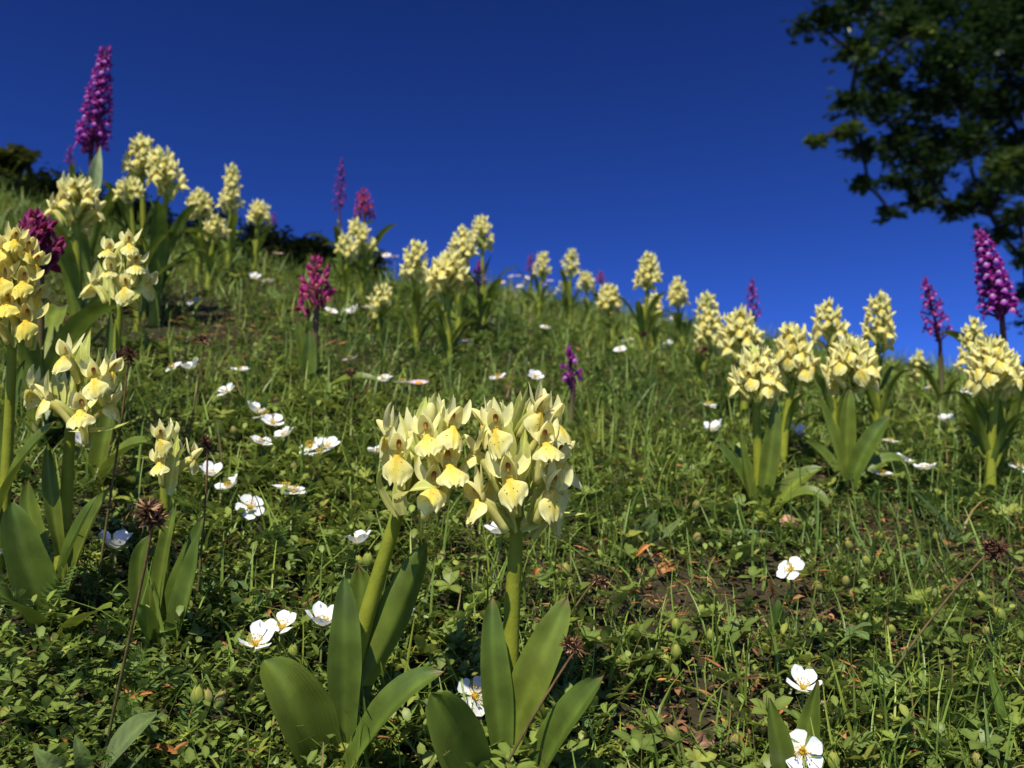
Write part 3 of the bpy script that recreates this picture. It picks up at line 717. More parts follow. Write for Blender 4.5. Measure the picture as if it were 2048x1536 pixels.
tall_purple = O('purple', 'tallest purple orchid spike, long and dense, beside a pale sheathing leaf, shrub nearby', 212, 88, 182, 306, 176, 0.95, 70, 58, scale=0.9)
_b = np.array(tall_purple.location)
add_leaf(tall_purple, [P(184, 400, 0.945) - _b, P(186, 360, 0.94) - _b, P(196, 330, 0.938) - _b, P(201, 292, 0.94) - _b], 0.015, (0.3, -1, 0.1), 12, 7, 0.4, 'lance', cols=((0.34, 0.40, 0.20), (0.26, 0.33, 0.12)))
O('purple', 'dark slim purple orchid spike next to the pink red orchid', 683, 316, 679, 420, 681, 1.45, 32, 24)
O('purple', 'slim purple orchid spike alone behind the shaggy yellow heads', 1502, 556, 1508, 640, 1512, 1.2, 36, 20)
O('purple', 'slanting purple orchid spike on a dark stem, loose at its base', 1850, 552, 1880, 680, 1888, 0.98, 58, 26)
O('purple', 'tall thick purple orchid spike on a reddish stem in front of the tree', 1960, 452, 2004, 636, 2028, 0.84, 76, 52, scale=0.92)
O('purple', 'small violet orchid beneath the highest yellow head', 957, 520, 957, 572, 962, 1.15, 38, 10)
O('purple', 'sparse purple orchid with five open flowers and dark stem, alone in turf', 1138, 690, 1146, 770, 1140, 0.76, 58, 6, hi=True, nleaf=1, leaf_len=0.5, scale=0.72)
O('purple', 'tiny purple orchid on the skyline beside the dome headed yellow one', 548, 424, 548, 448, 550, 1.9, 16, 8)
O('purple', 'dark small purple spike next to the tallest purple one', 141, 288, 139, 330, 140, 1.7, 22, 12)
O('red', 'crimson magenta orchid with broad leaves, dark stem, in the middle of the meadow', 634, 508, 633, 618, 626, 0.78, 86, 15, hi=True,
  leaves=[([(628, 800, -0.004), (618, 740, -0.008), (600, 690, -0.01), (596, 640, -0.01)], 30, (0.3, -1, 0.2), 0.3), ([(628, 800, -0.004), (670, 770, -0.012), (710, 745, -0.016), (760, 765, -0.016)], 44, (-0.2, -0.6, 1), 0.3),
          ([(624, 800, -0.006), (590, 780, -0.016), (540, 770, -0.02), (490, 795, -0.02)], 46, (0.2, -0.6, 1), 0.3), ([(620, 790, -0.006), (614, 750, -0.01), (622, 700, -0.012), (618, 660, -0.01)], 30, (0.2, -1, 0.2), 0.3),
          ([(630, 806, -0.012), (670, 810, -0.03), (700, 825, -0.034), (722, 862, -0.034)], 40, (0, -0.5, 1), 0.3)])
O('red', 'pink red orchid with oval head raised against the sky', 727, 374, 729, 434, 726, 1.33, 46, 16)
O('wine', 'wine red orchid with twisted drooping petals behind the lemon yellow one', 78, 418, 82, 525, 70, 0.58, 112, 15, hi=True)
O('red', 'tiny dark red orchid behind a yellow one on the crest', 1062, 508, 1060, 542, 1062, 1.85, 22, 10)
O('red', 'tiny crimson orchid between two yellow heads on the crest', 1200, 540, 1202, 566, 1202, 1.75, 24, 9)

# ------------------------------------------------------------------ white cinquefoils, daisies, buds, sedge heads
WM = {}
def white_parts(var):
    if var in WM: return WM[var]
    r = random.Random(var + 100)
    R = 0.0088
    cup = (0.25, 0.5, 0.12, 0.75)[var]
    pet = []
    for k in range(2):
        tipz = R * cup * r.uniform(0.8, 1.2)
        V, f, uv, S, T = blade([(0, 0.0009, 0.0004), (0, R * 0.5, tipz * 0.25), (0, R * 0.98, tipz)], R * 0.84, (0, 0, 1), 8, 7, 0.18, 'petal', 0.02, var + k)
        notch = np.clip(S - 0.75, 0, 1) / 0.25 * np.exp(-(T / 0.28) ** 2)
        V[:, 1] -= notch * R * 0.24
        c = lerp([0.80, 0.78, 0.52], [0.86, 0.87, 0.86], np.clip(S * 4 - 0.3, 0, 1))
        pet.append(build('petal', [(V, f, c, uv)], ['white']))
    cen = [ball((0, 0, 0.0008), (0.0016, 0.0016, 0.001), 4, 8) + ((0.72, 0.48, 0.03),)]
    for i in range(16):
        a = i * 2.4; rr = 0.0013 + 0.0018 * ((i * 7) % 5) / 5
        t = tube([(math.cos(a) * 0.0010, math.sin(a) * 0.0010, 0.0006), (math.cos(a) * rr * 1.0, math.sin(a) * rr, 0.0024), (math.cos(a) * rr * 1.25, math.sin(a) * rr * 1.25, 0.0034)], 0.00012, 0.00012, 3, 3)
        cen.append((t[0], t[1], (0.8, 0.7, 0.3)))
        b = ball((math.cos(a) * rr * 1.25, math.sin(a) * rr * 1.25, 0.0036), 0.00042, 3, 4)
        cen.append((b[0], b[1], (0.82, 0.56, 0.06)))
    cal = []
    for i in range(5):
        a = math.radians(36 + 72 * i)
        V, f, uv, S, T = blade([(0, 0, -0.0008), (0, 0.0035, -0.0006), (0, 0.007, 0.0016)], 0.0032, (0, 0, 1), 5, 3, 0.2, 'lance')
        V = V @ np.array([[math.cos(a), math.sin(a), 0], [-math.sin(a), math.cos(a), 0], [0, 0, 1]])
        cal.append((V, f, (0.30, 0.38, 0.10)))
    WM[var] = (pet, build('flower_centre', cen, ['petal']), build('calyx', cal, ['petal']))
    return WM[var]

def cinquefoil(u, v, label, group=None, h=0.022, tilt=None, var=None, size=1.0, az=None):
    p, d = ray_ground(u, v, h)
    g = np.array([p[0] + random.uniform(-0.008, 0.008), p[1] + random.uniform(-0.004, 0.012), 0])
    g[2] = H(g[0], g[1])
    root = thing('white_cinquefoil', label, 'flower', g, group)
    var = random.randrange(4) if var is None else var
    pet, cen, cal = white_parts(var)
    q = p - g
    tilt = math.radians(random.uniform(10, 48) if tilt is None else tilt)
    az = random.uniform(-0.8, 0.8) if az is None else math.radians(az)
    # the face of the flower turns from straight up towards the open side of the slope
    M = Matrix.Translation(Vector(q)) @ Matrix.Rotation(az, 4, 'Z') @ Matrix.Rotation(tilt, 4, 'X') @ Matrix.Rotation(random.uniform(0, 6), 4, 'Z') @ Matrix.Scale(size * random.uniform(0.84, 1.04), 4)
    miss = random.random() < 0.12
    for i in range(5):
        if miss and i == 2: continue
        ob('petal', pet[i % 2], root, M @ Matrix.Rotation(math.radians(72 * i + random.uniform(-7, 7)), 4, 'Z') @ Matrix.Rotation(random.uniform(-0.14, 0.14), 4, 'X'))
    ob('flower_centre', cen, root, M)
    ob('calyx', cal, root, M)
    t = tube([(0, 0, -0.005), (q[0] * 0.2, q[1] * 0.2, q[2] * 0.5), (q[0], q[1] + 0.001, q[2] - 0.004), q - np.array([0, 0, 0.0006])], 0.0006, 0.0005, 7, 5)
    ob('stalk', build('stalk', [(t[0], t[1], (0.13, 0.16, 0.05))], ['stem']), root)
    return root

NW = [
    (510, 1290, 'white cinquefoil with cupped petals, lowest of three in a row by the upright strap leaf', 40, 3), (566, 1256, 'wide open white cinquefoil facing up, middle of three in a row', 42, 1),
    (645, 1252, 'white cinquefoil partly behind an upright orchid leaf, seen edge on', 22, 3), (804, 1248, 'half hidden white cinquefoil behind the leaves of the leaning orchid', 20, 3),
    (948, 1392, 'white cinquefoil facing outward between two strap leaves, heart shaped petals', 78, 2), (500, 1015, 'white cinquefoil face on with five rounded petals and yellow eye', 62, 2),
    (715, 1088, 'small cupped white cinquefoil beside the slanted orchid stem', 15, 3), (1006, 1066, 'white cinquefoil peeping from behind the upright orchid stem', 40, 3),
    (1606, 1377, 'white cinquefoil just above an upright leaf tip in open turf', 38, 3), (1606, 1503, 'large white cinquefoil facing outward behind a broad dark leaf', 80, 2),
    (1583, 1140, 'white cinquefoil with narrow spread petals alone in the turf', 55, 0), (226, 1098, 'greyish white cinquefoil in the shade of orchid leaves', 20, 3), (12, 1106, 'white cinquefoil beside broad leaves at the foot of the wide fanned orchid', 30, 1)]
for u, v, lb, ti, va in NW:
    cinquefoil(u, v, lb, tilt=ti, var=va, h=0.024 if v < 1400 else 0.03)
for lb, spots in [
        ('one of the overlapping white cinquefoils highest in the white drift', [(512, 826), (530, 834), (545, 848)]),
        ('white cinquefoil just under the highest overlapping cluster of the drift', [(520, 888)]),
        ('white cinquefoil in the middle of the drift between two overlapping clusters', [(571, 872)]),
        ('one of the overlapping white cinquefoils ending the drift towards the leaning orchid', [(622, 894), (655, 896), (640, 908)]),
        ('white cinquefoil touching the outline of the leaning orchid head', [(756, 906)]),
        ('one of two white cinquefoils between the drift and the face on cinquefoil', [(570, 978), (588, 986)]),
        ('one of two white cinquefoils beside the side flower of the short orchid', [(460, 976), (425, 952)]),
        ('one of two white cinquefoils side by side just below the bare earth', [(348, 735), (386, 738)]),
        ('one of two small white cinquefoils between bare earth and the white drift', [(455, 785), (480, 742)]),
        ('white cinquefoil above a dark sedge head by the crimson orchid', [(700, 720)]),
        ('one of two white cinquefoils in line with the pinkish daisy', [(766, 760), (806, 766)]),
        ('white cinquefoil in turf just behind the upright front orchid head', [(996, 756)]),
        ('white cinquefoil beside the sparse purple orchid', [(1070, 756)]),
        ('white cinquefoil behind the stem of the lemon yellow orchid', [(62, 722)]),
        ('white cinquefoil under the wide fanned orchid head', [(170, 892)]),
        ('white cinquefoil alone between the cream and the crimson orchids', [(386, 604)]),
        ('white cinquefoil behind the sideways flower of the cream orchid', [(210, 562)]),
        ('one of two white cinquefoils close together below the dome headed orchid', [(510, 556), (535, 562)]),
        ('one of three white cinquefoils in line beside the crimson orchid head', [(660, 624), (706, 626), (735, 615)]),
        ('one of two white cinquefoils beside the stem of the plump yellow orchid', [(1256, 682), (1240, 700)]),
        ('white cinquefoil at the foot of the small orchid overlapping a dark red one', [(1090, 655)]),
        ('white cinquefoil between the tapering orchid and the long narrow headed one', [(1335, 690)]),
        ('white cinquefoil on the crest beside the neat oval orchid', [(1345, 640)]),
        ('one of two white cinquefoils at the foot of the long narrow headed orchid', [(1416, 812), (1430, 862)]),
        ('white cinquefoil among leaves behind the lowest ragged orchid', [(1600, 870)]),
        ('white cinquefoil at the foot of the broad low orchid', [(1762, 950)]),
        ('white cinquefoil midway between the broad low and the large tapering orchids', [(1850, 940)]),
        ('one of two white cinquefoils uphill of the broad low orchid leaves', [(1780, 884), (1806, 922)]),
        ('white cinquefoil at the foot of the slanting purple spike', [(1892, 842)]),
        ('small white cinquefoil uphill beside the slanting purple stem', [(1862, 776)]),
        ('white cinquefoil behind the pale stems of the large tapering orchid', [(1930, 790), (1995, 860)]),
        ('white cinquefoil downhill of the large tapering orchid leaves', [(2035, 935)])]:
    for u, v in spots:
        cinquefoil(u, v, lb, lb.replace('one of ', '').replace('the overlapping', 'overlapping') if len(spots) > 1 else None)

DM = {}
def daisy(u, v, label, group=None, h=0.03, pink=False):
    p, d = ray_ground(u, v, h, 3.0)
    g = p.copy(); g[2] = H(g[0], g[1])
    root = thing('daisy', label, 'flower', g, group)
    q = p - g
    q[2] = min(q[2], 0.06)
    if pink not in DM:
        rays = []
        for k in range(26):
            a = k * 2 * math.pi / 26 + random.uniform(-0.05, 0.05)
            L = 0.0085 * random.uniform(0.9, 1.05)
            V, f, uv, S, T = blade([(0, 0.0015, 0), (0, L * 0.6, 0.0012), (0, L, 0.002 if pink else 0.001)], 0.0021, (0, 0, 1), 4, 3, 0.1, 'leaf')
            V = V @ np.array([[math.cos(a), math.sin(a), 0], [-math.sin(a), math.cos(a), 0], [0, 0, 1]])
            rays.append((V, f, lerp([0.86, 0.85, 0.84], [0.72, 0.42, 0.50] if pink else [0.84, 0.74, 0.76], S)))
        V, f = ball((0, 0, 0.0008), (0.0032, 0.0032, 0.0016), 5, 9)
        DM[pink] = (build('ray_petals', rays, ['white']), build('disc', [(V, f, (0.70, 0.42, 0.04))], ['petal']))
    M = Matrix.Translation(Vector(q)) @ Matrix.Rotation(random.uniform(-0.6, 0.6), 4, 'Z') @ Matrix.Rotation(math.radians(random.uniform(12, 50)), 4, 'X')
    a, b = DM[pink]
    ob('ray_petals', a, root, M); ob('disc', b, root, M)
    t = tube([(0, 0, -0.005), (0.002, 0, q[2] * 0.5), q], 0.0007, 0.0006, 6, 5)
    ob('stalk', build('stalk', [(t[0], t[1], (0.12, 0.17, 0.05))], ['stem']), root)

for u, v, lb, pk in [(356, 456, 'white daisy in front of the yellow crest orchids', False), (370, 414, 'pinkish daisy on the dark bank below the crest orchids', True), (930, 686, 'pink daisy beside the flat topped yellow orchid', True),
                     (838, 768, 'pinkish daisy ending the white row above the leaning orchid', True), (722, 548, 'small pink daisy under the sparse yellow orchid', True), (556, 508, 'orange pink daisy under the dome headed yellow orchid', True)]:
    daisy(u, v, lb, pink=pk)
for k, (u, v) in enumerate([(1022, 553), (1036, 552), (1055, 556), (1050, 564), (1040, 573), (1061, 575), (1093, 570), (1100, 557), (1095, 590), (1108, 585), (1005, 565), (1390, 622), (1348, 635), (1326, 640), (775, 466), (790, 488), (1420, 690), (1560, 700)]):
    daisy(u, v, 'small white daisy scattered along the grassy crest', 'daisies along the crest', h=0.035, pink=False)

BM = []
for var in range(3):
    r = random.Random(var)
    V, f = ball((0, 0, 0.0035), (0.0030, 0.0030, 0.0044), 7, 9)
    ps = [(V, f, lerp([0.26, 0.32, 0.04], [0.44, 0.42, 0.08], np.clip(V[:, 2] / 0.008, 0, 1)))]
    for i in range(5):
        a = math.radians(72 * i)
        V, f, uv, S, T = blade([(0, 0.0012, -0.0008), (0, 0.0046, 0.002), (0, 0.0034, 0.0055), (0, 0.0012, 0.0088)], 0.0036, (0, 1, 0.2), 6, 3, -0.3, 'lance')
        V = V @ np.array([[math.cos(a), math.sin(a), 0], [-math.sin(a), math.cos(a), 0], [0, 0, 1]])
        ps.append((V, f, lerp([0.22, 0.30, 0.06], [0.40, 0.42, 0.08] if var else [0.40, 0.28, 0.12], S)))
    BM.append(build('bud', ps, ['petal']))

def flower_bud(u, v, label, group, h=0.018):
    p, d = ray_ground(u, v, h)
    g = p + np.array([random.uniform(-0.006, 0.006), random.uniform(-0.002, 0.006), 0]); g[2] = H(g[0], g[1])
    root = thing('cinquefoil_bud', label, 'flower bud', g, group)
    q = p - g
    ob('bud', BM[random.randrange(3)], root, Matrix.Translation(Vector(q - np.array([0, 0, 0.003]))) @ Matrix.Rotation(random.uniform(-0.5, 0.5), 4, 'X') @ Matrix.Rotation(random.uniform(-0.5, 0.5), 4, 'Y') @ Matrix.Scale(random.uniform(0.6, 0.85), 4))
    t = tube([(0, 0, -0.004), (q[0] * 0.3, q[1] * 0.3, q[2] * 0.5), q - np.array([0, 0, 0.003])], 0.0006, 0.0005, 5, 5)
    ob('stalk', build('stalk', [(t[0], t[1], (0.13, 0.17, 0.05))], ['stem']), root)

for (u, v) in [(395, 1392), (418, 1390), (438, 1396), (585, 1300)]:
    flower_bud(u, v, 'plump green bud in a cluster among small leaves by the white trio', 'buds by the white trio')
for (u, v) in [(948, 1308), (924, 1332), (786, 1372), (735, 1120), (722, 1118), (880, 1112)]:
    flower_bud(u, v, 'green bud between the stems of the two tall front orchids', 'buds between the front orchids')
for (u, v) in [(1400, 1215), (1352, 1248), (1352, 1303), (1330, 1320), (1352, 1465), (1465, 1478), (1420, 1268), (1200, 1105), (1135, 1140)]:
    flower_bud(u, v, 'round green bud in the turf beside the upright front orchid', 'buds beside the upright front orchid')
for (u, v) in [(1640, 1170), (1690, 1160), (1700, 1088), (1735, 1120), (1830, 1190), (1965, 1195), (1970, 1260), (2005, 1225), (1785, 1255), (1665, 1520), (1955, 1515), (1392, 1076), (1390, 1010), (1810, 1075), (1870, 1070), (1760, 1070)]:
    flower_bud(u, v, 'round green bud in the open turf below the crowded yellow orchids', 'buds in the open turf')
for (u, v) in [(515, 692), (620, 940), (612, 955), (470, 860), (550, 900), (590, 930), (500, 760), (430, 800)]:
    flower_bud(u, v, 'small pale bud within the drift of white cinquefoils', 'buds in the white drift')

def sedge_head(head, base, label, d=None, r=1.0, dark=False, over=0.0, rad=0.00055, n=None):
    """dry brown flower head of a woodrush on a thin stalk"""
    if d is None:
        g, d = ray_ground(base[0], base[1], 0.0)
    else:
        g = ground_at(base[0], d)
    p = P(head[0], head[1], d - over)
    root = thing('woodrush', label, 'sedge', g)
    q = p - g
    t = tube([(0, 0, -0.005), q * 0.35 + [0, 0, 0.003], q * 0.7 + [0.002, 0, 0.004], q], rad * 1.2, rad * 0.8, 12, 6)
    ob('stalk', build('stalk', [(t[0], t[1], lerp([0.10, 0.11, 0.03], [0.16, 0.08, 0.035], t[2]))], ['dry']), root)
    for k in range(n or 3):
        parts = []
        cc = (np.array([0, 0, 0.0]) if k == 0 else np.array([random.uniform(-1, 1), random.uniform(-1, 1), random.uniform(-0.9, 0.6)]) * 0.0042 * r)
        for i in range(60):
            dv = unit(rng.normal(size=3) + [0, 0, 0.35])
            L = 0.0040 * r * random.uniform(0.6, 1.2)
            V, f, uv, S, T = blade([cc, cc + dv * L * 0.6 + rng.normal(size=3) * 0.0005, cc + dv * L + rng.normal(size=3) * 0.0006], 0.00085 * r, rng.normal(size=3), 4, 3, 0.4, 'lance')
            a = np.array([0.060, 0.028, 0.014]) if (dark and i % 5) or i % 3 else np.array([0.26, 0.15, 0.07])
            parts.append((V, f, lerp(a, a * 1.9, S)))
        ob('spikelet', build('spikelet', parts, ['dry']), root, Matrix.Translation(Vector(q)))

sedge_head((310, 1022), (205, 1520), 'thick brown sedge head on dark stalk in front of the short orchid', over=0.02, r=1.15, n=5, rad=0.0006)
sedge_head((258, 706), (190, 800), 'brown sedge head beside the wide fanned orchid, by bare earth', d=0.44, dark=True)
sedge_head((1152, 1298), (955, 1560), 'reddish sedge stalk slanting across the upright front orchid leaves', d=0.335, r=0.95)
sedge_head((1192, 1160), (1105, 1240), 'straw coloured sedge head tilted above an orchid leaf tip', d=0.45, r=0.9)
sedge_head((1982, 1098), (1735, 1400), 'long arching dark sedge stalk with twin heads in open turf', r=1.25, n=4, dark=True)
sedge_head((1765, 1150), (1760, 1190), 'short dark sedge head low in the open turf', r=0.9, dark=True)
sedge_head((414, 888), (395, 1010), 'dark sedge head touching the side flower of the short orchid', d=0.45, dark=True, r=0.75)
sedge_head((408, 680), (370, 800), 'brown sedge head over bare earth near the cream orchid', d=0.6, r=0.95)
sedge_head((700, 745), (700, 790), 'dark sedge head beneath a white cinquefoil near the crimson orchid', d=0.75, dark=True)
sedge_head((708, 796), (700, 840), 'small dark sedge head in turf below the crimson orchid', d=0.72, dark=True)
sedge_head((1285, 668), (1285, 720), 'tiny dark sedge head by the stem of the tapering yellow orchid', d=1.15, dark=True)
sedge_head((1410, 700), (1412, 800), 'dark sedge head under the long headed yellow orchid', d=0.9, dark=True)

# ------------------------------------------------------------------ leafy herbs that can be told apart in front
def herb(label, cat, name, u, v, specs, d=None, hairy=True, cols=((0.105, 0.150, 0.040), (0.13, 0.175, 0.05)), group=None):
    g, dd = ray_ground(u, v, 0.0)
    d = d or dd
    root = thing(name, label, cat, g, group)
    for ctrl, wd, nh in specs:
        c = [P(q[0], q[1], d + q[2]) - g for q in ctrl]
        add_leaf(root, c, wd / F * d, nh, 12, 7, 0.22, 'sepal', wave=0.012, mat='hairy' if hairy else 'leaf', cols=cols)
    return root

herb('hairy grey green leaf rosette beside an orange bud scale, low in the turf', 'plant', 'hairy_rosette', 190, 1545,
     [([(195, 1580, 0.0), (225, 1500, -0.012), (270, 1460, -0.016), (314, 1428, -0.016)], 100, (-0.3, -0.8, 0.7)), ([(180, 1580, 0.0), (170, 1530, -0.006), (160, 1500, -0.008), (150, 1470, -0.006)], 34, (0.4, -1, 0.3)),
      ([(200, 1590, -0.005), (250, 1550, -0.02), (285, 1520, -0.024), (300, 1490, -0.024)], 40, (-0.4, -0.6, 0.9)), ([(170, 1590, 0), (120, 1560, -0.01), (90, 1530, -0.014), (70, 1500, -0.012)], 60, (0.3, -0.8, 0.8))])
herb('upright pair of broad dark green leaves behind the outward facing white flower', 'plant', 'young_orchid', 1590, 1560,
     [([(1580, 1620, -0.02), (1566, 1520, -0.026), (1548, 1450, -0.028), (1538, 1396, -0.026)], 58, (0.3, -1, 0.2)), ([(1600, 1600, -0.004), (1606, 1500, -0.008), (1622, 1430, -0.01), (1636, 1362, -0.01)], 50, (-0.3, -1, 0.2))], hairy=False, cols=LEAFC[0])
herb('broad pointed herb leaf standing from the turf beneath the upright front orchid head', 'plant', 'dock_leaf', 1555, 1260, [([(1556, 1275, 0), (1552, 1250, -0.004), (1552, 1225, -0.006), (1556, 1196, -0.006)], 40, (0.2, -1, 0.5))], hairy=False, cols=((0.10, 0.17, 0.03), (0.11, 0.18, 0.035)))
herb('small rosette of oval green leaves in turf beside the upright front orchid head', 'plant', 'leaf_rosette', 1295, 1090,
     [([(1290, 1090, 0), (1295, 1065, -0.006), (1305, 1040, -0.008), (1312, 1022, -0.008)], 34, (0, -1, 0.6)), ([(1288, 1090, 0), (1278, 1070, -0.004), (1272, 1055, -0.006), (1268, 1042, -0.006)], 24, (0.3, -1, 0.6)),
      ([(1296, 1090, 0), (1330, 1070, -0.01), (1350, 1055, -0.012), (1368, 1030, -0.012)], 24, (-0.3, -0.8, 0.8))])
herb('rosette of long soft leaves in the shaded hollow of the open turf', 'plant', 'leaf_rosette', 1610, 1290,
     [([(1612, 1295, 0), (1600, 1270, -0.008), (1590, 1255, -0.012), (1585, 1245, -0.012)], 26, (0.2, -0.8, 0.8)), ([(1614, 1295, 0), (1625, 1265, -0.008), (1635, 1250, -0.01), (1632, 1240, -0.01)], 24, (0, -0.8, 0.8)),
      ([(1616, 1295, 0), (1640, 1290, -0.012), (1660, 1296, -0.016), (1678, 1294, -0.018)], 20, (0, -0.5, 1)), ([(1608, 1295, -0.004), (1590, 1310, -0.014), (1570, 1315, -0.02), (1552, 1312, -0.022)], 24, (0, -0.5, 1))])
herb('trefoil of bright pointed leaflets on a stalk near the short orchid', 'plant', 'trefoil_leaf', 490, 1245,
     [([(492, 1248, 0), (484, 1225, -0.004), (474, 1205, -0.006), (462, 1182, -0.006)], 32, (0.3, -0.9, 0.6)), ([(494, 1248, 0), (505, 1225, -0.006), (515, 1205, -0.008), (530, 1188, -0.008)], 34, (-0.2, -0.9, 0.7)),
      ([(495, 1248, 0), (515, 1236, -0.008), (525, 1230, -0.01), (540, 1232, -0.012)], 26, (-0.2, -0.6, 1))], hairy=False, cols=((0.11, 0.18, 0.05), (0.12, 0.19, 0.05)))
herb('wide pale grass blade standing alone in turf below the tallest thick purple spike', 'grass', 'broad_grass_blade', 2008, 1500, [([(2012, 1545, 0), (2008, 1460, -0.004), (1996, 1390, -0.006), (1974, 1318, -0.006)], 34, (0.3, -1, 0.2))], hairy=False, cols=((0.14, 0.22, 0.03), (0.16, 0.24, 0.04)))
herb('long dark grass blade lying diagonally down the slope beneath the large tapering orchid', 'grass', 'broad_grass_blade', 1930, 1090, [([(1932, 1092, 0), (1900, 1055, -0.006), (1860, 1010, -0.006), (1815, 970, -0.002)], 12, (0.3, -1, 0.6))], hairy=False, cols=((0.05, 0.10, 0.03), (0.06, 0.11, 0.03)))
herb('grass blade lying flat at the foot of the lowest ragged orchid', 'grass', 'broad_grass_blade', 1420, 1068, [([(1420, 1068, -0.002), (1460, 1064, -0.012), (1500, 1062, -0.014), (1560, 1066, -0.014)], 13, (0, -0.8, 0.8))], hairy=False, cols=((0.07, 0.13, 0.05), (0.08, 0.14, 0.05)))

# five-fingered cinquefoil leaves, one thing each
LM = []
for var in range(3):
    r = random.Random(var + 9)
    L = 0.014
    V, f, uv, S, T = blade([(0, 0.001, 0), (0, L * 0.5, 0.0022), (0, L, 0.0012 - 0.002 * var)], L * 0.48, (0, 0, 1), 8, 5, 0.3, 'petal', 0.015, var)
    c0 = [(0.105, 0.150, 0.030), (0.13, 0.175, 0.032), (0.085, 0.135, 0.034)][var]
    c = np.broadcast_to(c0, (len(V), 3)) * (1 + 0.5 * np.exp(-(T / 0.12) ** 2) + 0.4 * np.clip((np.abs(T) - 0.85) * 6, 0, 1))[:, None]
    LM.append(build('leaflet', [(V, f, c, uv)], ['hairy']))
NP = 0
while NP < 150:
    u = random.uniform(-30, 2080); v = random.uniform(1010, 1560)
    g, d = ray_ground(u, v, 0.0)
    if vnoise(g[0] * 11, g[1] * 11, 51) < 0.42: continue
    root = thing('cinquefoil_leaf', 'small five fingered cinquefoil leaf lying in the near turf', 'leaf', g, 'five fingered leaves in the near turf')
    h = random.uniform(0.007, 0.02); s = random.uniform(0.45, 0.85); var = random.randrange(3)
    M = Matrix.Translation((0, 0, h)) @ Matrix.Rotation(random.uniform(0, 6.28), 4, 'Z') @ Matrix.Rotation(random.uniform(-0.5, 0.6), 4, 'X') @ Matrix.Rotation(random.uniform(-0.5, 0.5), 4, 'Y') @ Matrix.Scale(s, 4)
    k = random.choice((3, 5, 5))
    for i in range(k):
        ob('leaflet', LM[var], root, M @ Matrix.Rotation(math.radians((i - (k - 1) / 2) * (58 if k == 5 else 80) + random.uniform(-8, 8)), 4, 'Z') @ Matrix.Rotation(random.uniform(-0.1, 0.3), 4, 'X') @ Matrix.Scale(1 - 0.1 * abs(i - (k - 1) / 2), 4))
    NP += 1

# ------------------------------------------------------------------ dead leaves and orange bud scales
def dead_leaf(u, v, w, label, c=(0.42, 0.24, 0.14), h=0.004):
    g, d = ray_ground(u, v, h)
    root = thing('dead_leaf', label, 'dead leaf', [g[0], g[1], H(g[0], g[1])])
    L = w / F * d
    a = random.uniform(-0.6, 0.6)
    o = np.array([math.cos(a), 0.3, math.sin(a) * 0.6 + 0.35]) * L
    q = g - np.array([g[0], g[1], H(g[0], g[1])])
    add_leaf(root, [q - o * 0.5, q - o * 0.15 + [0, -0.002, 0.004], q + o * 0.2 + [0, 0.002, -0.002], q + o * 0.5], L * 0.62, (0.2, -0.8, 0.7), 12, 9, 0.5, 'sepal', 0.06, mat='dry', cols=(c, np.array(c) * 1.25), name='leaf_blade')

dead_leaf(1585, 1052, 58, 'crumpled pink brown dead leaf at the foot of the lowest ragged orchid', (0.50, 0.27, 0.17))
dead_leaf(1990, 1385, 60, 'pale pinkish dead leaf beside the wide grass blade', (0.55, 0.36, 0.27))
dead_leaf(1640, 1416, 44, 'tan dead leaf flake in turf near the outward facing white flower', (0.52, 0.36, 0.24))
dead_leaf(1412, 1490, 46, 'dull brown dead leaf in shade beside the upright front orchid', (0.20, 0.11, 0.07))
dead_leaf(1915, 890, 44, 'brown dead leaf beneath the slanting purple spike', (0.25, 0.13, 0.07))
dead_leaf(968, 740, 24, 'tan dead leaf on the slope beyond the flat topped orchid', (0.5, 0.28, 0.14))
dead_leaf(655, 1005, 34, 'brown pink dead leaf in grass beside the leaning orchid head', (0.38, 0.22, 0.15))
dead_leaf(1335, 1140, 40, 'russet dead leaf under a small leaf rosette', (0.34, 0.15, 0.05))

def bud_scale(u, v, du, dv, wpx, label, group=None):
    g, d = ray_ground(u, v, 0.007)
    b = np.array([g[0], g[1], H(g[0], g[1])])
    root = thing('bud_scale', label, 'bud scale', b, group)
    e = P(u + du, v + dv, d) - b
    q = g - b
    V, f, uv, S, T = blade([q, (q + e) / 2 + [0, -0.002, 0.002], e], wpx / F * d, (0.1, -1, 0.5), 7, 5, 0.8, 'leaf', 0.02)
    c = np.array([0.48, 0.17, 0.04]) * random.uniform(0.6, 1.1)
    ob('scale', build('scale', [(V, f, lerp(c, c * [1.1, 1.25, 1.5], S))], ['dry']), root)
for a in [((130, 1470, 10, 66, 15), 'curved orange bud scale beside the hairy leaf rosette'), ((300, 1494, 62, 14, 13), 'orange bud scale lying behind the hairy leaf rosette'),
          ((258, 1400, 48, -14, 11), 'orange brown bud scale under the small leaves by the bud cluster'), ((532, 1240, 16, -22, 9), 'upright orange bud scale behind the white trio'),
          ((1272, 1112, 28, -22, 11), 'tan bud scale standing in turf by the small leaf rosette'), ((1065, 1160, 14, -24, 11), 'rust bud scale beside the upright front orchid stem')]:
    bud_scale(*a[0], a[1])
for i in range(46):
    u = random.uniform(0, 2048); v = random.uniform(980, 1530)
    an = random.uniform(-0.8, 0.8)
    L = random.uniform(14, 34) * (v / 1500) ** 2
    bud_scale(u, v, math.cos(an) * L, math.sin(an) * L, L * 0.26, 'small rust orange bud scale fallen in the turf', 'bud scales in the turf')

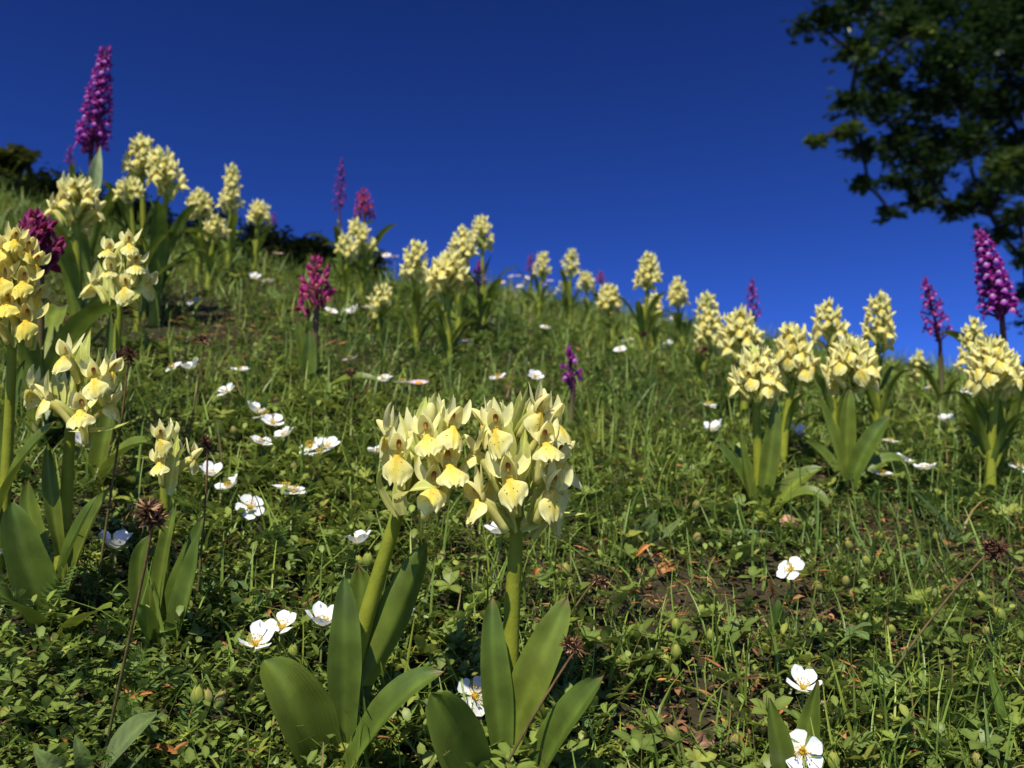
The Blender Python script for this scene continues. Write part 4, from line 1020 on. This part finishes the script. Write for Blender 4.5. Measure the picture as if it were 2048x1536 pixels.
# ------------------------------------------------------------------ turf: grass, herbs, moss and litter
def rotm(az, tilt, taz):
    """rotation about z by az, then tilted by tilt towards direction taz; arrays in, N x 3 x 3 out"""
    n = len(az); ca, sa = np.cos(az), np.sin(az)
    R = np.zeros((n, 3, 3)); R[:, 0, 0] = ca; R[:, 0, 1] = -sa; R[:, 1, 0] = sa; R[:, 1, 1] = ca; R[:, 2, 2] = 1
    kx, ky = -np.sin(taz), np.cos(taz); c, s = np.cos(tilt), np.sin(tilt); v = 1 - c
    K = np.zeros((n, 3, 3))
    K[:, 0, 0] = c + kx * kx * v; K[:, 0, 1] = kx * ky * v; K[:, 0, 2] = ky * s
    K[:, 1, 0] = kx * ky * v; K[:, 1, 1] = c + ky * ky * v; K[:, 1, 2] = -kx * s
    K[:, 2, 0] = -ky * s; K[:, 2, 1] = kx * s; K[:, 2, 2] = c
    return K @ R

def spread(n, p=1.35, d0=0.2, d1=3.6, side=0.66, margin=0.28):
    """ground positions, denser near the place the picture was taken from"""
    k = rng.random(n)
    e = 2 - 2 * p + 0.0
    d = (d0 ** (2 - 2 * p + 1e-6) + k * (d1 ** (2 - 2 * p + 1e-6) - d0 ** (2 - 2 * p + 1e-6))) ** (1 / (2 - 2 * p + 1e-6))
    x = (rng.random(n) * 2 - 1) * (side * d + margin)
    return x, d

BARE = [(330, 665, 0.10), (480, 640, 0.05), (1430, 1190, 0.035), (1900, 1110, 0.05), (1340, 1240, 0.03), (1480, 1420, 0.025), (240, 640, 0.06), (1350, 1480, 0.022), (1760, 1060, 0.03)]
BAREW = [(ray_ground(u, v)[0], r) for u, v, r in BARE]
def bare(x, y):
    b = np.zeros_like(x)
    for g, r in BAREW:
        b = np.maximum(b, np.exp(-(((x - g[0]) / (r * 1.5)) ** 2 + ((y - g[1]) / r) ** 2)))
    b = 1.0 * b + 0.6 * np.clip((vnoise(x * 13, y * 13, 77) - 0.72) * 4, 0, 1)
    return np.clip(b, 0, 1)

def scatter(name, label, cat, tmpl, x, y, z, az, tilt, taz, sc, col, mat):
    """tmpl: (V, [face arrays], per vertex colour factor)"""
    V0, F0, f0 = tmpl
    R = rotm(az, tilt, taz)
    n = len(x); k = len(V0)
    V = np.einsum('nij,kj->nki', R, V0) * sc[:, None, None] + np.stack([x, y, z], -1)[:, None]
    C = np.broadcast_to(col[:, None, :], (n, k, 3)) * f0[None, :, None]
    off = (np.arange(n) * k)[:, None, None]
    faces = [(np.asarray(f)[None] + off).reshape(-1, np.asarray(f).shape[1]) for f in F0]
    return V.reshape(-1, 3), faces, C.reshape(-1, 3)

def join(name, label, cat, groups, mat):
    V = []; Fs = {}; C = []; o = 0
    for v, fs, c in groups:
        V.append(v); C.append(c)
        for f in fs: Fs.setdefault(f.shape[1], []).append(f + o)
        o += len(v)
    me = mass(name, np.concatenate(V), [np.concatenate(f) for f in Fs.values()], np.concatenate(C), mat)
    return tag(ob(name, me), label, cat, kind='stuff')

def small_leaf(L=1.0, W=0.5, fold=0.25, arch=0.15):
    """8 vertices, rounded leaf along +Y"""
    V = np.array([[0, 0, 0], [-W * 0.42, L * 0.36, fold * W * 0.5], [0, L * 0.38, arch * L * 0.8], [W * 0.42, L * 0.36, fold * W * 0.5],
                  [-W * 0.40, L * 0.72, fold * W * 0.45 + arch * L * 0.3], [0, L * 0.72, arch * L * 0.7], [W * 0.40, L * 0.72, fold * W * 0.45 + arch * L * 0.3], [0, L, 0.0]])
    return V, [np.array([(0, 2, 1), (0, 3, 2), (4, 5, 7), (5, 6, 7)]), np.array([(1, 2, 5, 4), (2, 3, 6, 5)])], np.array([1.0, 0.92, 1.25, 0.92, 0.95, 1.2, 0.95, 1.05])

def tmpl_join(parts):
    V = []; Fs = {}; f0 = []; o = 0
    for v, fs, c in parts:
        V.append(v); f0.append(c)
        for f in fs: Fs.setdefault(f.shape[1], []).append(np.asarray(f) + o)
        o += len(v)
    return np.concatenate(V), [np.concatenate(f) for f in Fs.values()], np.concatenate(f0)

def xf(t, az, tilt, sc, loc):
    R = rotm(np.array([az]), np.array([tilt]), np.array([az + math.pi / 2]))[0]
    return (t[0] @ R.T) * sc + np.asarray(loc), t[1], t[2]

def sprig(seed):
    """creeping shoot with opposite pairs of small oval leaves"""
    r = random.Random(seed); parts = []
    n = 4
    for i in range(n):
        p = np.array([0.0, 0.35 * i, 0.28 * i - 0.025 * i * i])
        for k in (0, 1):
            parts.append(xf(small_leaf(1, 0.62, 0.35, 0.1), r.uniform(0, 0.6) + math.pi * k + (i % 2) * math.pi / 2, -r.uniform(0.05, 0.6), r.uniform(0.55, 0.8) * (1 - 0.08 * i), p))
    parts.append(xf(small_leaf(1, 0.6, 0.3, 0.1), r.uniform(0, 6), -0.9, 0.6, (0, 0.35 * n, 0.28 * n - 0.025 * n * n)))
    st = np.array([[-.03, 0, 0], [.03, 0, 0], [.03, 0.35 * n, 0.7], [-.03, 0.35 * n, 0.7]])
    parts.append((st, [np.array([(0, 1, 2, 3)])], np.full(4, 0.7)))
    return tmpl_join(parts)

def palmate(seed):
    r = random.Random(seed)
    return tmpl_join([xf(small_leaf(1, 0.55, 0.3, 0.12), (i - 2) * 1.1 + r.uniform(-.15, .15), -r.uniform(-0.1, 0.45), r.uniform(0.8, 1.05), (0, 0, 0)) for i in range(5)])

def feather(seed):
    """finely cut leaf like yarrow"""
    r = random.Random(seed); n = 15; V = []; Q = []
    for i in range(n):
        s = i / (n - 1); y = s; z = 0.35 * s - 0.25 * s * s
        L = 0.17 * math.sin(math.pi * (0.12 + 0.82 * s))
        for sx in (-1, 1):
            for up in (0.06, -0.02):
                o = len(V)
                a = r.uniform(0.02, 0.07)
                V += [[0, y, z], [sx * L * 0.55, y + a + 0.015, z + up + 0.012], [sx * L, y + a * 2, z + up * 1.6], [sx * L * 0.5, y + a - 0.02, z + up - 0.012]]
                Q.append((o, o + 1, o + 2, o + 3))
    o = len(V)
    V += [[-0.012, 0, 0], [0.012, 0, 0], [0.012, 0.5, 0.12], [-0.012, 0.5, 0.12]]
    Q.append((o, o + 1, o + 2, o + 3))
    return np.array(V), [np.array(Q)], np.ones(len(V))

def grass_blade(bend, w=0.05):
    n = 5; V = []
    for i in range(n):
        s = i / (n - 1); ww = w * (1 - s ** 1.6) + 0.004
        V += [[-ww, bend * s ** 2, s - 0.35 * bend * s ** 2], [0, bend * s ** 2 + ww * 0.6, s - 0.35 * bend * s ** 2], [ww, bend * s ** 2, s - 0.35 * bend * s ** 2]]
    Q = []
    for i in range(n - 1):
        Q += [(3 * i, 3 * i + 1, 3 * i + 4, 3 * i + 3), (3 * i + 1, 3 * i + 2, 3 * i + 5, 3 * i + 4)]
    return np.array(V, float), [np.array(Q)], np.repeat(np.linspace(0.85, 1.1, n), 3)

def sizes(y, lo, hi):
    return (lo + (hi - lo) * rng.random(len(y))) * (0.85 + 0.28 * np.clip(y, 0, 2.5))

GREEN = [np.array([0.075, 0.125, 0.026]), np.array([0.200, 0.250, 0.045]), np.array([0.088, 0.145, 0.034]), np.array([0.25, 0.26, 0.045])]
def greens(n, x, y, dry=0.0, base=None):
    k = vnoise(x * 7, y * 7, 31)
    a = rng.random(n)
    c = lerp(GREEN[2], GREEN[1], np.clip(0.7 * k + 0.5 * a - 0.1, 0, 1))
    c = c * (0.8 + 0.45 * rng.random(n))[:, None]
    yl = rng.random(n) < 0.12
    c[yl] = c[yl] * 0.4 + GREEN[3] * 0.8
    if dry:
        d = rng.random(n) < dry
        c[d] = np.array([0.26, 0.18, 0.08]) * (0.6 + 0.7 * rng.random(d.sum()))[:, None]
    return c

def cover():
    # moss-like carpet of tiny leaves close to the soil
    gs = []
    n = 150000
    x, y = spread(n, 1.12)
    keep = rng.random(n) > bare(x, y) * 0.92; x, y = x[keep], y[keep]; n = len(x)
    s = sizes(y, 0.0030, 0.0062)
    gs.append(scatter('', '', '', small_leaf(1, 0.55, 0.3, 0.15), x, y, H(x, y) + rng.random(n) * 0.008, rng.random(n) * 6.28, rng.random(n) * 0.9, rng.random(n) * 6.28, s, greens(n, x, y), 'cover'))
    join('moss_carpet', 'tiny green leaves carpeting the soil between the flowers', 'ground cover', gs, 'cover')
    # creeping shoots
    gs = []
    for k in range(4):
        n = 4600
        x, y = spread(n, 1.35, d1=2.6)
        keep = (vnoise(x * 8, y * 8, 41) + 0.25 * rng.random(n) > 0.42) & (rng.random(n) > bare(x, y)); x, y = x[keep], y[keep]; n = len(x)
        gs.append(scatter('', '', '', sprig(k), x, y, H(x, y) + rng.random(n) * 0.006, rng.random(n) * 6.28, (rng.random(n) - 0.3) * 0.7, rng.random(n) * 6.28, sizes(y, 0.0065, 0.0125), greens(n, x, y), 'cover'))
    join('creeping_shoots', 'creeping shoots with small oval leaves in the turf', 'ground cover', gs, 'cover')
    # palmate leaves further up the slope
    gs = []
    for k in range(3):
        n = 3200
        x, y = spread(n, 1.1, d0=0.3, d1=2.6)
        keep = (vnoise(x * 9, y * 9, 42) > 0.38) & (rng.random(n) > bare(x, y)); x, y = x[keep], y[keep]; n = len(x)
        gs.append(scatter('', '', '', palmate(k), x, y, H(x, y) + 0.004 + rng.random(n) * 0.014, rng.random(n) * 6.28, rng.random(n) * 0.7, rng.random(n) * 6.28, sizes(y, 0.007, 0.013), greens(n, x, y), 'cover'))
    join('palmate_leaves', 'five fingered green leaves covering the slope', 'ground cover', gs, 'cover')
    # feathery leaves
    gs = []
    for k in range(3):
        n = 1150
        x, y = spread(n, 1.3, d1=2.0)
        keep = vnoise(x * 6, y * 6, 43) > 0.45; x, y = x[keep], y[keep]; n = len(x)
        gs.append(scatter('', '', '', feather(k), x, y, H(x, y) + 0.001, rng.random(n) * 6.28, -0.25 - rng.random(n) * 0.8, rng.random(n) * 6.28, sizes(y, 0.016, 0.034), greens(n, x, y) * [0.85, 1.0, 0.9], 'cover'))
    join('feathery_leaves', 'finely cut feathery green leaves in the turf', 'ground cover', gs, 'cover')
    # grass
    gs = []
    for k, b in enumerate((0.15, 0.4, 0.75, 1.1)):
        n = 21000
        x, y = spread(n, 0.98, d0=0.25, d1=4.4)
        # blades gather in tufts
        cx = np.round(x * 26 + vnoise(x * 3, y * 3, 5)) / 26; cy = np.round(y * 26 + vnoise(x * 3, y * 3, 6)) / 26
        f = 0.72 * rng.random(n)
        x = x * (1 - f) + cx * f + rng.normal(size=n) * 0.004; y = y * (1 - f) + cy * f + rng.normal(size=n) * 0.004
        keep = (vnoise(x * 4, y * 4, 44) + 0.3 * rng.random(n) + np.clip(y - 0.9, 0, 0.5) > 0.50 + 0.20 * np.clip((0.80 - y) / 0.4, 0, 1)) & (rng.random(n) > bare(x, y) * 0.8); x, y = x[keep], y[keep]; n = len(x)
        s = (0.015 + 0.038 * rng.random(n) ** 2.0) * (0.75 + 0.3 * np.clip(y, 0, 2.6))
        gs.append(scatter('', '', '', grass_blade(b, 0.010 if k % 2 else 0.017), x, y, H(x, y) - 0.002, rng.random(n) * 6.28, rng.random(n) * 0.5, rng.random(n) * 6.28, s, greens(n, x, y, 0.05) * [1.0, 1.08, 0.85], 'grass'))
    join('grass', 'fine green grass blades growing through the turf', 'grass', gs, 'grass')
    # litter on bare places
    gs = []
    for k in range(2):
        n = 13000
        x, y = spread(n, 1.3, d1=2.4)
        keep = rng.random(n) < 0.20 + bare(x, y) * 1.2; x, y = x[keep], y[keep]; n = len(x)
        c = lerp([0.10, 0.055, 0.028], [0.42, 0.18, 0.065], rng.random(n) ** 1.4) * (0.6 + 0.6 * rng.random(n))[:, None]
        tm = small_leaf(1, 0.45, 0.9, 0.2) if k == 0 else small_leaf(1, 0.10, 0.5, 0.1)
        gs.append(scatter('', '', '', tm, x, y, H(x, y) + 0.001 + rng.random(n) * 0.008, rng.random(n) * 6.28, rng.random(n) * 0.7, rng.random(n) * 6.28, sizes(y, 0.004, 0.009) * (1 if k == 0 else 2.2), c, 'dry'))
    join('leaf_litter', 'brown bits of dead leaf and straw lying in the turf', 'leaf litter', gs, 'dry')

cover()

# ------------------------------------------------------------------ olive shrub, dark shrubs built for the bank's shade, and the tree
def leaf_cloud(centres, leaf, n_of, flat, col0, col1, seed):
    r = np.random.default_rng(seed)
    V = []; fs = {}; C = []; o = 0
    tm = small_leaf(1, 0.62, 0.3, 0.1)
    for c, rad in centres:
        n = n_of(rad)
        q = unit(r.normal(size=(n, 3))) * (r.random(n) ** 0.45)[:, None] * rad * [1, 1, flat]
        # sprays: pull the leaves onto a few twigs so that gaps stay open
        tw = unit(r.normal(size=(16, 3))) * rad * [1, 1, flat]
        k = r.integers(0, 16, n); f = r.random(n)
        q = q * 0.45 + (tw[k] * (0.2 + 0.95 * f[:, None])) * 0.75
        p = q + c
        col = lerp(col0, col1, r.random(n) ** 1.6)
        R = rotm(r.random(n) * 6.28, r.normal(size=n) * 0.45, r.random(n) * 6.28)
        s = leaf * (0.7 + 0.6 * r.random(n))
        v = np.einsum('nij,kj->nki', R, tm[0]) * s[:, None, None] + p[:, None]
        off = (np.arange(n) * len(tm[0]))[:, None, None]
        for f_ in tm[1]: fs.setdefault(f_.shape[1], []).append((f_[None] + off).reshape(-1, f_.shape[1]) + o)
        V.append(v.reshape(-1, 3)); C.append((np.broadcast_to(col[:, None], (n, len(tm[0]), 3)) * tm[2][None, :, None]).reshape(-1, 3)); o += n * len(tm[0])
    return np.concatenate(V), [np.concatenate(f) for f in fs.values()], np.concatenate(C)

def crest_shrub_or_shade(u, v, d, rpx, label, leaf=0.014, cols=((0.006, 0.012, 0.004), (0.016, 0.026, 0.008)), n=1500, blossoms=0):  # near-black default leaf colour stands in for shade on the bank
    g = ground_at(u, d)
    top = P(u, v, d) - g
    root = thing('crest_shrub_or_shade', label, 'shrub', g)
    r = rpx / F * d
    rr = random.Random(u + 500)
    cs = [(np.array([rr.uniform(-0.9, 0.9) * r, rr.uniform(-0.3, 0.5) * r, max(0.015, rr.uniform(0.1, 0.95) * (top[2] - 0.25 * r))]), r * rr.uniform(0.35, 0.6)) for _ in range(14)]
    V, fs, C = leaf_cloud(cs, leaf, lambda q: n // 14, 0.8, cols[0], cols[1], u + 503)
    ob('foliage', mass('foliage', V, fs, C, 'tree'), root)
    tb = []
    for c, _ in cs[:6]:
        t = tube([(0, 0, -0.02), c * 0.5 + [0, 0, 0.02], c], 0.006, 0.002, 6, 5); tb.append((t[0], t[1], (0.06, 0.045, 0.03)))
    ob('branches', build('branches', tb, ['bark']), root)
    for k in range(blossoms):
        b = ball((rr.uniform(0.2, 1.3) * r, -0.3 * r, top[2] * rr.uniform(0.5, 0.95)), 0.012, 4, 6)
        ob('blossom', build('blossom', [(b[0], b[1], (0.55, 0.45, 0.04))], ['petal']), root)

crest_shrub_or_shade(-15, 288, 2.0, 85, 'leafy olive green shrub on the skyline beyond the tallest purple spike', 0.022, ((0.05, 0.06, 0.010), (0.11, 0.12, 0.02)), 3400, 0)
crest_shrub_or_shade(75, 335, 1.75, 105, 'shade of the bank, built as a dark low shrub, beneath the olive green shrub', 0.011, n=7500)  # the dark low shrubs are added in place of a shaded bank
crest_shrub_or_shade(200, 374, 1.75, 110, 'shade of the bank, built as a dark low shrub, behind the full yellow orchid and purple spike', 0.011, n=7500)
crest_shrub_or_shade(345, 404, 1.75, 110, 'shade of the bank, built as a dark low shrub, behind the yellow trio on the crest', 0.011, n=7500)
crest_shrub_or_shade(475, 434, 1.75, 105, 'shade of the bank, built as a dark low shrub, behind the slender yellow crest orchid', 0.011, n=7500)
crest_shrub_or_shade(590, 448, 1.8, 100, 'shade of the bank, built as a dark low shrub, on the skyline between dome headed and pink red orchids', 0.011, n=7500)
crest_shrub_or_shade(695, 474, 1.85, 80, 'end of the shaded bank, built as a dark low shrub, under the pink red orchid', 0.011, n=7500)

def make_tree():
    base = np.array([4.75, 6.1, 0.0]); base[2] = H(base[0], base[1]) - 0.1
    root = thing('beech_tree', 'dark leafy tree reaching its lower branches across the blue sky', 'tree', base)
    tpath = np.array([base + [0, 0, 0], base + [0.05, 0, 1.4], base + [-0.08, 0.1, 2.8], base + [0.06, 0.05, 4.4], base + [0.0, 0, 6.5], base + [0.1, 0.1, 8.2]]) - base
    t = tube(tpath, 0.24, 0.05, 16, 12)
    ob('trunk', build('trunk', [(t[0], t[1], (0.10, 0.085, 0.07))], ['bark']), root)
    # clumps of leaves seen in the picture: photo position, radius in photo pixels, depth
    cl = [(1640, 45, 62, 5.6), (1700, 95, 60, 5.8), (1720, 20, 70, 6.2), (1790, 60, 75, 6.0), (1860, 20, 80, 6.4), (1880, 110, 80, 5.9), (1960, 60, 90, 6.3), (2030, 120, 90, 6.0),
          (1745, 150, 45, 5.7), (1700, 205, 48, 5.6), (1760, 215, 58, 5.9), (1840, 200, 66, 6.2), (1920, 190, 74, 6.0), (2000, 220, 80, 6.3), (2050, 30, 90, 6.5),
          (1640, 283, 22, 5.4), (1695, 262, 34, 5.5), (1730, 300, 46, 5.7), (1800, 290, 60, 6.0), (1870, 285, 62, 6.2), (1940, 290, 66, 6.0), (2030, 330, 80, 5.6),
          (1725, 370, 30, 5.7), (1790, 365, 46, 5.8), (1860, 355, 48, 6.1), (1780, 425, 26, 5.8), (1840, 405, 40, 5.9), (1905, 420, 42, 6.1), (1965, 400, 56, 6.0), (2030, 430, 60, 6.2), (2000, 470, 46, 5.9), (2050, 520, 48, 6.1), (2045, 590, 44, 6.3), (2080, 640, 60, 6.2)]
    r = random.Random(4)
    cs = []; limbs = []
    for u, v, rp, d in cl:
        cs.append((P(u, v, d) - base, rp / F * d))
        if u > 1740 and v < 420:               # deeper layer of the crown
            d2 = d + r.uniform(0.5, 1.0)
            cs.append((P(u + r.uniform(-15, 45), v + r.uniform(-40, 15), d2) - base, rp * 1.05 / F * d2))
    for k in range(75):                      # the rest of the crown around the trunk
        for _ in range(50):
            q = np.array([r.uniform(-2.4, 3.0), r.uniform(-2.2, 2.8), r.uniform(1.6, 8.6)])
            w_ = q + base; yc = (w_[2] - CAMZ) * _c - w_[1] * _s; d = w_[1] * _c + (w_[2] - CAMZ) * _s
            uu = 1024 + F * w_[0] / d; vv = 768 - F * yc / d
            ell = (q[0] / 3.0) ** 2 + (q[1] / 2.8) ** 2 + ((q[2] - 5.0) / 4.0) ** 2
            if ell < 1 and not (uu < 2130 and -40 < vv < 1536) and d > 2: break
        else:
            continue
        cs.append((q, r.uniform(0.28, 0.5)))
    V, fs, C = leaf_cloud(cs, 0.058, lambda q: int(45 + 5200 * q * q), 0.5, (0.014, 0.030, 0.007), (0.040, 0.070, 0.014), 8)  # shade of the crown is put into the dark leaf colour
    ob('crown', mass('crown', V, fs, C, 'tree'), root)
    sp = [(P(u, v, d) - base, rp / F * d) for u, v, rp, d in ((2030, 320, 46, 5.0), (1995, 345, 34, 5.0), (2045, 365, 40, 5.1), (1695, 262, 26, 5.2), (1632, 284, 16, 5.2), (1720, 110, 26, 5.3), (1850, 65, 26, 5.3))]
    V, fs, C = leaf_cloud(sp, 0.05, lambda q: int(40 + 5000 * q * q), 0.6, (0.05, 0.08, 0.012), (0.11, 0.15, 0.025), 18)  # sunlit sprays: sunlight painted into a lighter leaf colour
    tag(ob('foliage', mass('foliage', V, fs, C, 'tree'), root), 'young leaves, sunlight painted in as lighter yellow green')
    cs += sp
    # limbs: every clump joins the nearest point of the wood that already stands nearer the trunk
    nodes = [(np.array(q), 0.0) for q in bez(tpath, np.linspace(0.18, 0.95, 14))]
    for c, rad in sorted(cs, key=lambda e: np.hypot(e[0][0], e[0][1])):
        hz = np.hypot(c[0], c[1])
        best = min((np.linalg.norm(c - q) + 0.25 * w0 + (2.0 if np.hypot(q[0], q[1]) > hz - 0.05 else 0) + 0.4 * max(0, q[2] - c[2] + 0.1), k) for k, (q, w0) in enumerate(nodes))
        q, w0 = nodes[best[1]]
        L = np.linalg.norm(c - q)
        bow = np.array([r.uniform(-0.12, 0.12), r.uniform(-0.12, 0.12), 0.12]) * L
        ctrl = [q, q + (c - q) * 0.35 + bow, q + (c - q) * 0.7 + bow * 0.8, c]
        r0 = 0.010 + 0.035 * math.exp(-np.hypot(q[0], q[1]) / 1.1)
        t = tube(ctrl, r0, 0.006 + 0.3 * (r0 - 0.006), 8, 6)
        limbs.append((t[0], t[1], (0.022, 0.019, 0.015)))
        nodes += [(p, w0 + L * k) for k, p in zip((0.5, 0.75, 1.0), bez(ctrl, np.array([0.5, 0.75, 1.0])))]
        for _ in range(5):
            e = c + np.array([r.uniform(-1, 1), r.uniform(-1, 1), r.uniform(-0.4, 0.4)]) * rad * 0.9
            t = tube([c - (c - q) * 0.08, c, e], 0.004, 0.0015, 4, 4)
            limbs.append((t[0], t[1], (0.022, 0.019, 0.015)))
    lo = ob('limbs', build('limbs', limbs, ['bark']), root)
make_tree()
